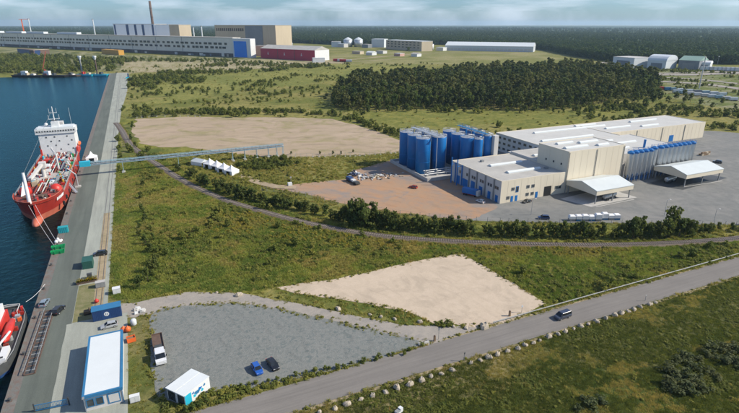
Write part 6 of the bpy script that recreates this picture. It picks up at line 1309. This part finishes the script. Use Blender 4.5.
# shrub belts: far bank, field bands, pond hollow
def belt(poly, n, sc0, sc1):
    xs, ys = [p[0] for p in poly], [p[1] for p in poly]; x, y = rng.uniform(min(xs),max(xs),n*6), rng.uniform(min(ys),max(ys),n*6); ok = inpoly(x,y,poly); x, y = x[ok][:n], y[ok][:n]
    nz = fnoise(x,y,30,7); ok = nz > 0.42; x, y = x[ok], y[ok]
    return np.c_[x,y,np.zeros(len(x))], rng.uniform(sc0,sc1,len(x))
BL = [belt(px((-30,74.2),(60,74),(108,71.5),(124,69.5),(124,60),(60,57),(-30,56)),1150,2.0,4.2), belt(px((128,90),(200,84),(215,76),(205,72),(170,73),(128,80)),330,1.2,2.8), belt(px((140,76.5),(262,72.5),(330,67),(330,65),(250,70.5),(140,74)),240,1.4,2.8), belt(px((124,62.5),(235,62.5),(240,60.5),(124,59)),160,1.5,2.8), belt(px((128,100),(200,96),(240,104),(330,102),(334,92),(270,86),(200,86),(140,88)),200,0.8,1.8),
      belt(px((234,166),(245,170),(270,171),(300,165),(302,160),(285,158),(255,160)),150,0.6,1.2), belt(px((205,64),(262,62),(320,66),(318,68.5),(250,66.5),(205,67.5)),140,1.5,2.6), belt(px((560,112),(640,104),(739,112),(739,134),(640,126),(560,118)),420,0.9,2.0), belt(px((134,118),(230,115),(330,116),(402,139),(408,136),(345,113),(240,110),(140,112)),420,0.8,1.8)]
P = np.concatenate([b[0] for b in BL]); S_ = np.concatenate([b[1] for b in BL])
instancer('shrub_belts', P, S_, rng.uniform(0,6.28,len(P)), rng.integers(0,4,len(P)), [SHR[0][0],SHR[1][0],SHR[2][0],leaf_mesh('dark_shrub',broad_lobes(91,2.4,1.6,11),20,0.36,91,M['hedge'])])['label'] = 'belts of dense shrubs along the far bank and fields'
# far forest to the horizon
FL = px((-140,39),(100,40),(262,42),(340,45.5),(440,45),(536,49.5),(575,57),(605,61.5),(640,63.5),(739,65),(880,66))
fa = np.array([math.atan2(p[0]-CX,p[1]-CY) for p in FL]); fr = np.array([math.hypot(p[0]-CX,p[1]-CY) for p in FL]); o_ = np.argsort(fa); fa, fr = fa[o_], fr[o_]
FT = [leaf_mesh('forest_crown',pine_lobes(i+200,19,4.2),9,2.1,i+200,M['farpine']) for i in range(3)]
def fband(n, d0, d1, sc0, sc1):
    a = rng.uniform(fa[0],fa[-1],n); r = np.interp(a,fa,fr)+d0+(d1-d0)*rng.random(n)**0.8
    return np.c_[CX+np.sin(a)*r, CY+np.cos(a)*r, np.zeros(n)], rng.uniform(sc0,sc1,n)
FB = [fband(5200,0,90,0.85,1.15), fband(14000,60,700,0.9,1.25), fband(16000,600,2600,1.0,1.45), fband(9000,2400,6000,1.1,1.7)]
P = np.concatenate([b[0] for b in FB]); S_ = np.concatenate([b[1] for b in FB])
instancer('far_forest', P, S_, rng.uniform(0,6.28,len(P)), rng.integers(0,3,len(P)), FT)['label'] = 'dark forest stretching to the horizon'
ra = np.linspace(fa[0],fa[-1],420); rd = np.concatenate([[25],25+np.cumsum(9*1.045**np.arange(95))]); rd = rd[rd < 14500]
b_ = []; 
for q in rd: rr = np.interp(ra,fa,fr)+q; X_, Y_ = CX+np.sin(ra)*rr, CY+np.cos(ra)*rr; b_.append(np.stack([X_,Y_,12.5+3.5*fnoise(X_,Y_,24,301)+2.5*fnoise(X_,Y_,400,311)],1))
V = np.concatenate([b_[0]*np.array([1,1,0])]+b_); n_ = len(ra); ix = np.arange(len(V)).reshape(-1,n_); F = np.stack([ix[:-1,:-1],ix[:-1,1:],ix[1:,1:],ix[1:,:-1]],-1).reshape(-1,4)
me = bpy.data.meshes.new('far_forest_canopy'); me.from_pydata(V.tolist(), [], F.tolist()); me.materials.append(M['farpine']); stuff(place('far_forest_canopy', me))['label'] = 'closed canopy of the distant forest'

# ------------------------------------------------------------------ labels that single out each tree by its place in its row
byg = {}
for o in col.objects:
    if o.parent is None and o.get('group') and o.get('category') in ('tree','bush','shrub'): byg.setdefault(o['group'], []).append(o)
SEG = [(0,300,'below the white tents'),(300,398,'below the dirt yard'),(398,480,'left of the low hall'),(480,562,'below the low hall'),(562,632,'before the covered stacks'),(632,9999,'right of the covered stacks')]
for g, objs in byg.items():
    objs.sort(key=lambda o: proj(*o.location[:2], 0)[0])
    if g.startswith('hedge'):
        kind_ = 'leafy tree' if 'trees' in g else 'low bush'
        for a, b, w in SEG:
            for i, o in enumerate([o for o in objs if a <= proj(*o.location[:2], 0)[0] < b][:40]): o['label'] = '%s in the railway hedge %s, %s from left' % (kind_, w, ORD[i])
    elif len(objs) <= 40:
        for i, o in enumerate(objs): o['label'] = o['label']+', %s from left' % ORD[i]
# ------------------------------------------------------------------ haze
hm = bpy.data.materials.new('haze_air'); hm.use_nodes = True; nt = hm.node_tree; nt.nodes.clear()
pv = nt.nodes.new('ShaderNodeVolumePrincipled'); pv.inputs['Color'].default_value = (0.60,0.82,1.0,1); pv.inputs['Density'].default_value = 0.00005; pv.inputs['Anisotropy'].default_value = 0.2
out = nt.nodes.new('ShaderNodeOutputMaterial'); nt.links.new(pv.outputs[0], out.inputs['Volume'])
hz = MB().box(-19500,-3800,-8.5,20500,19500,hc+15).build('haze', hm); stuff(hz)
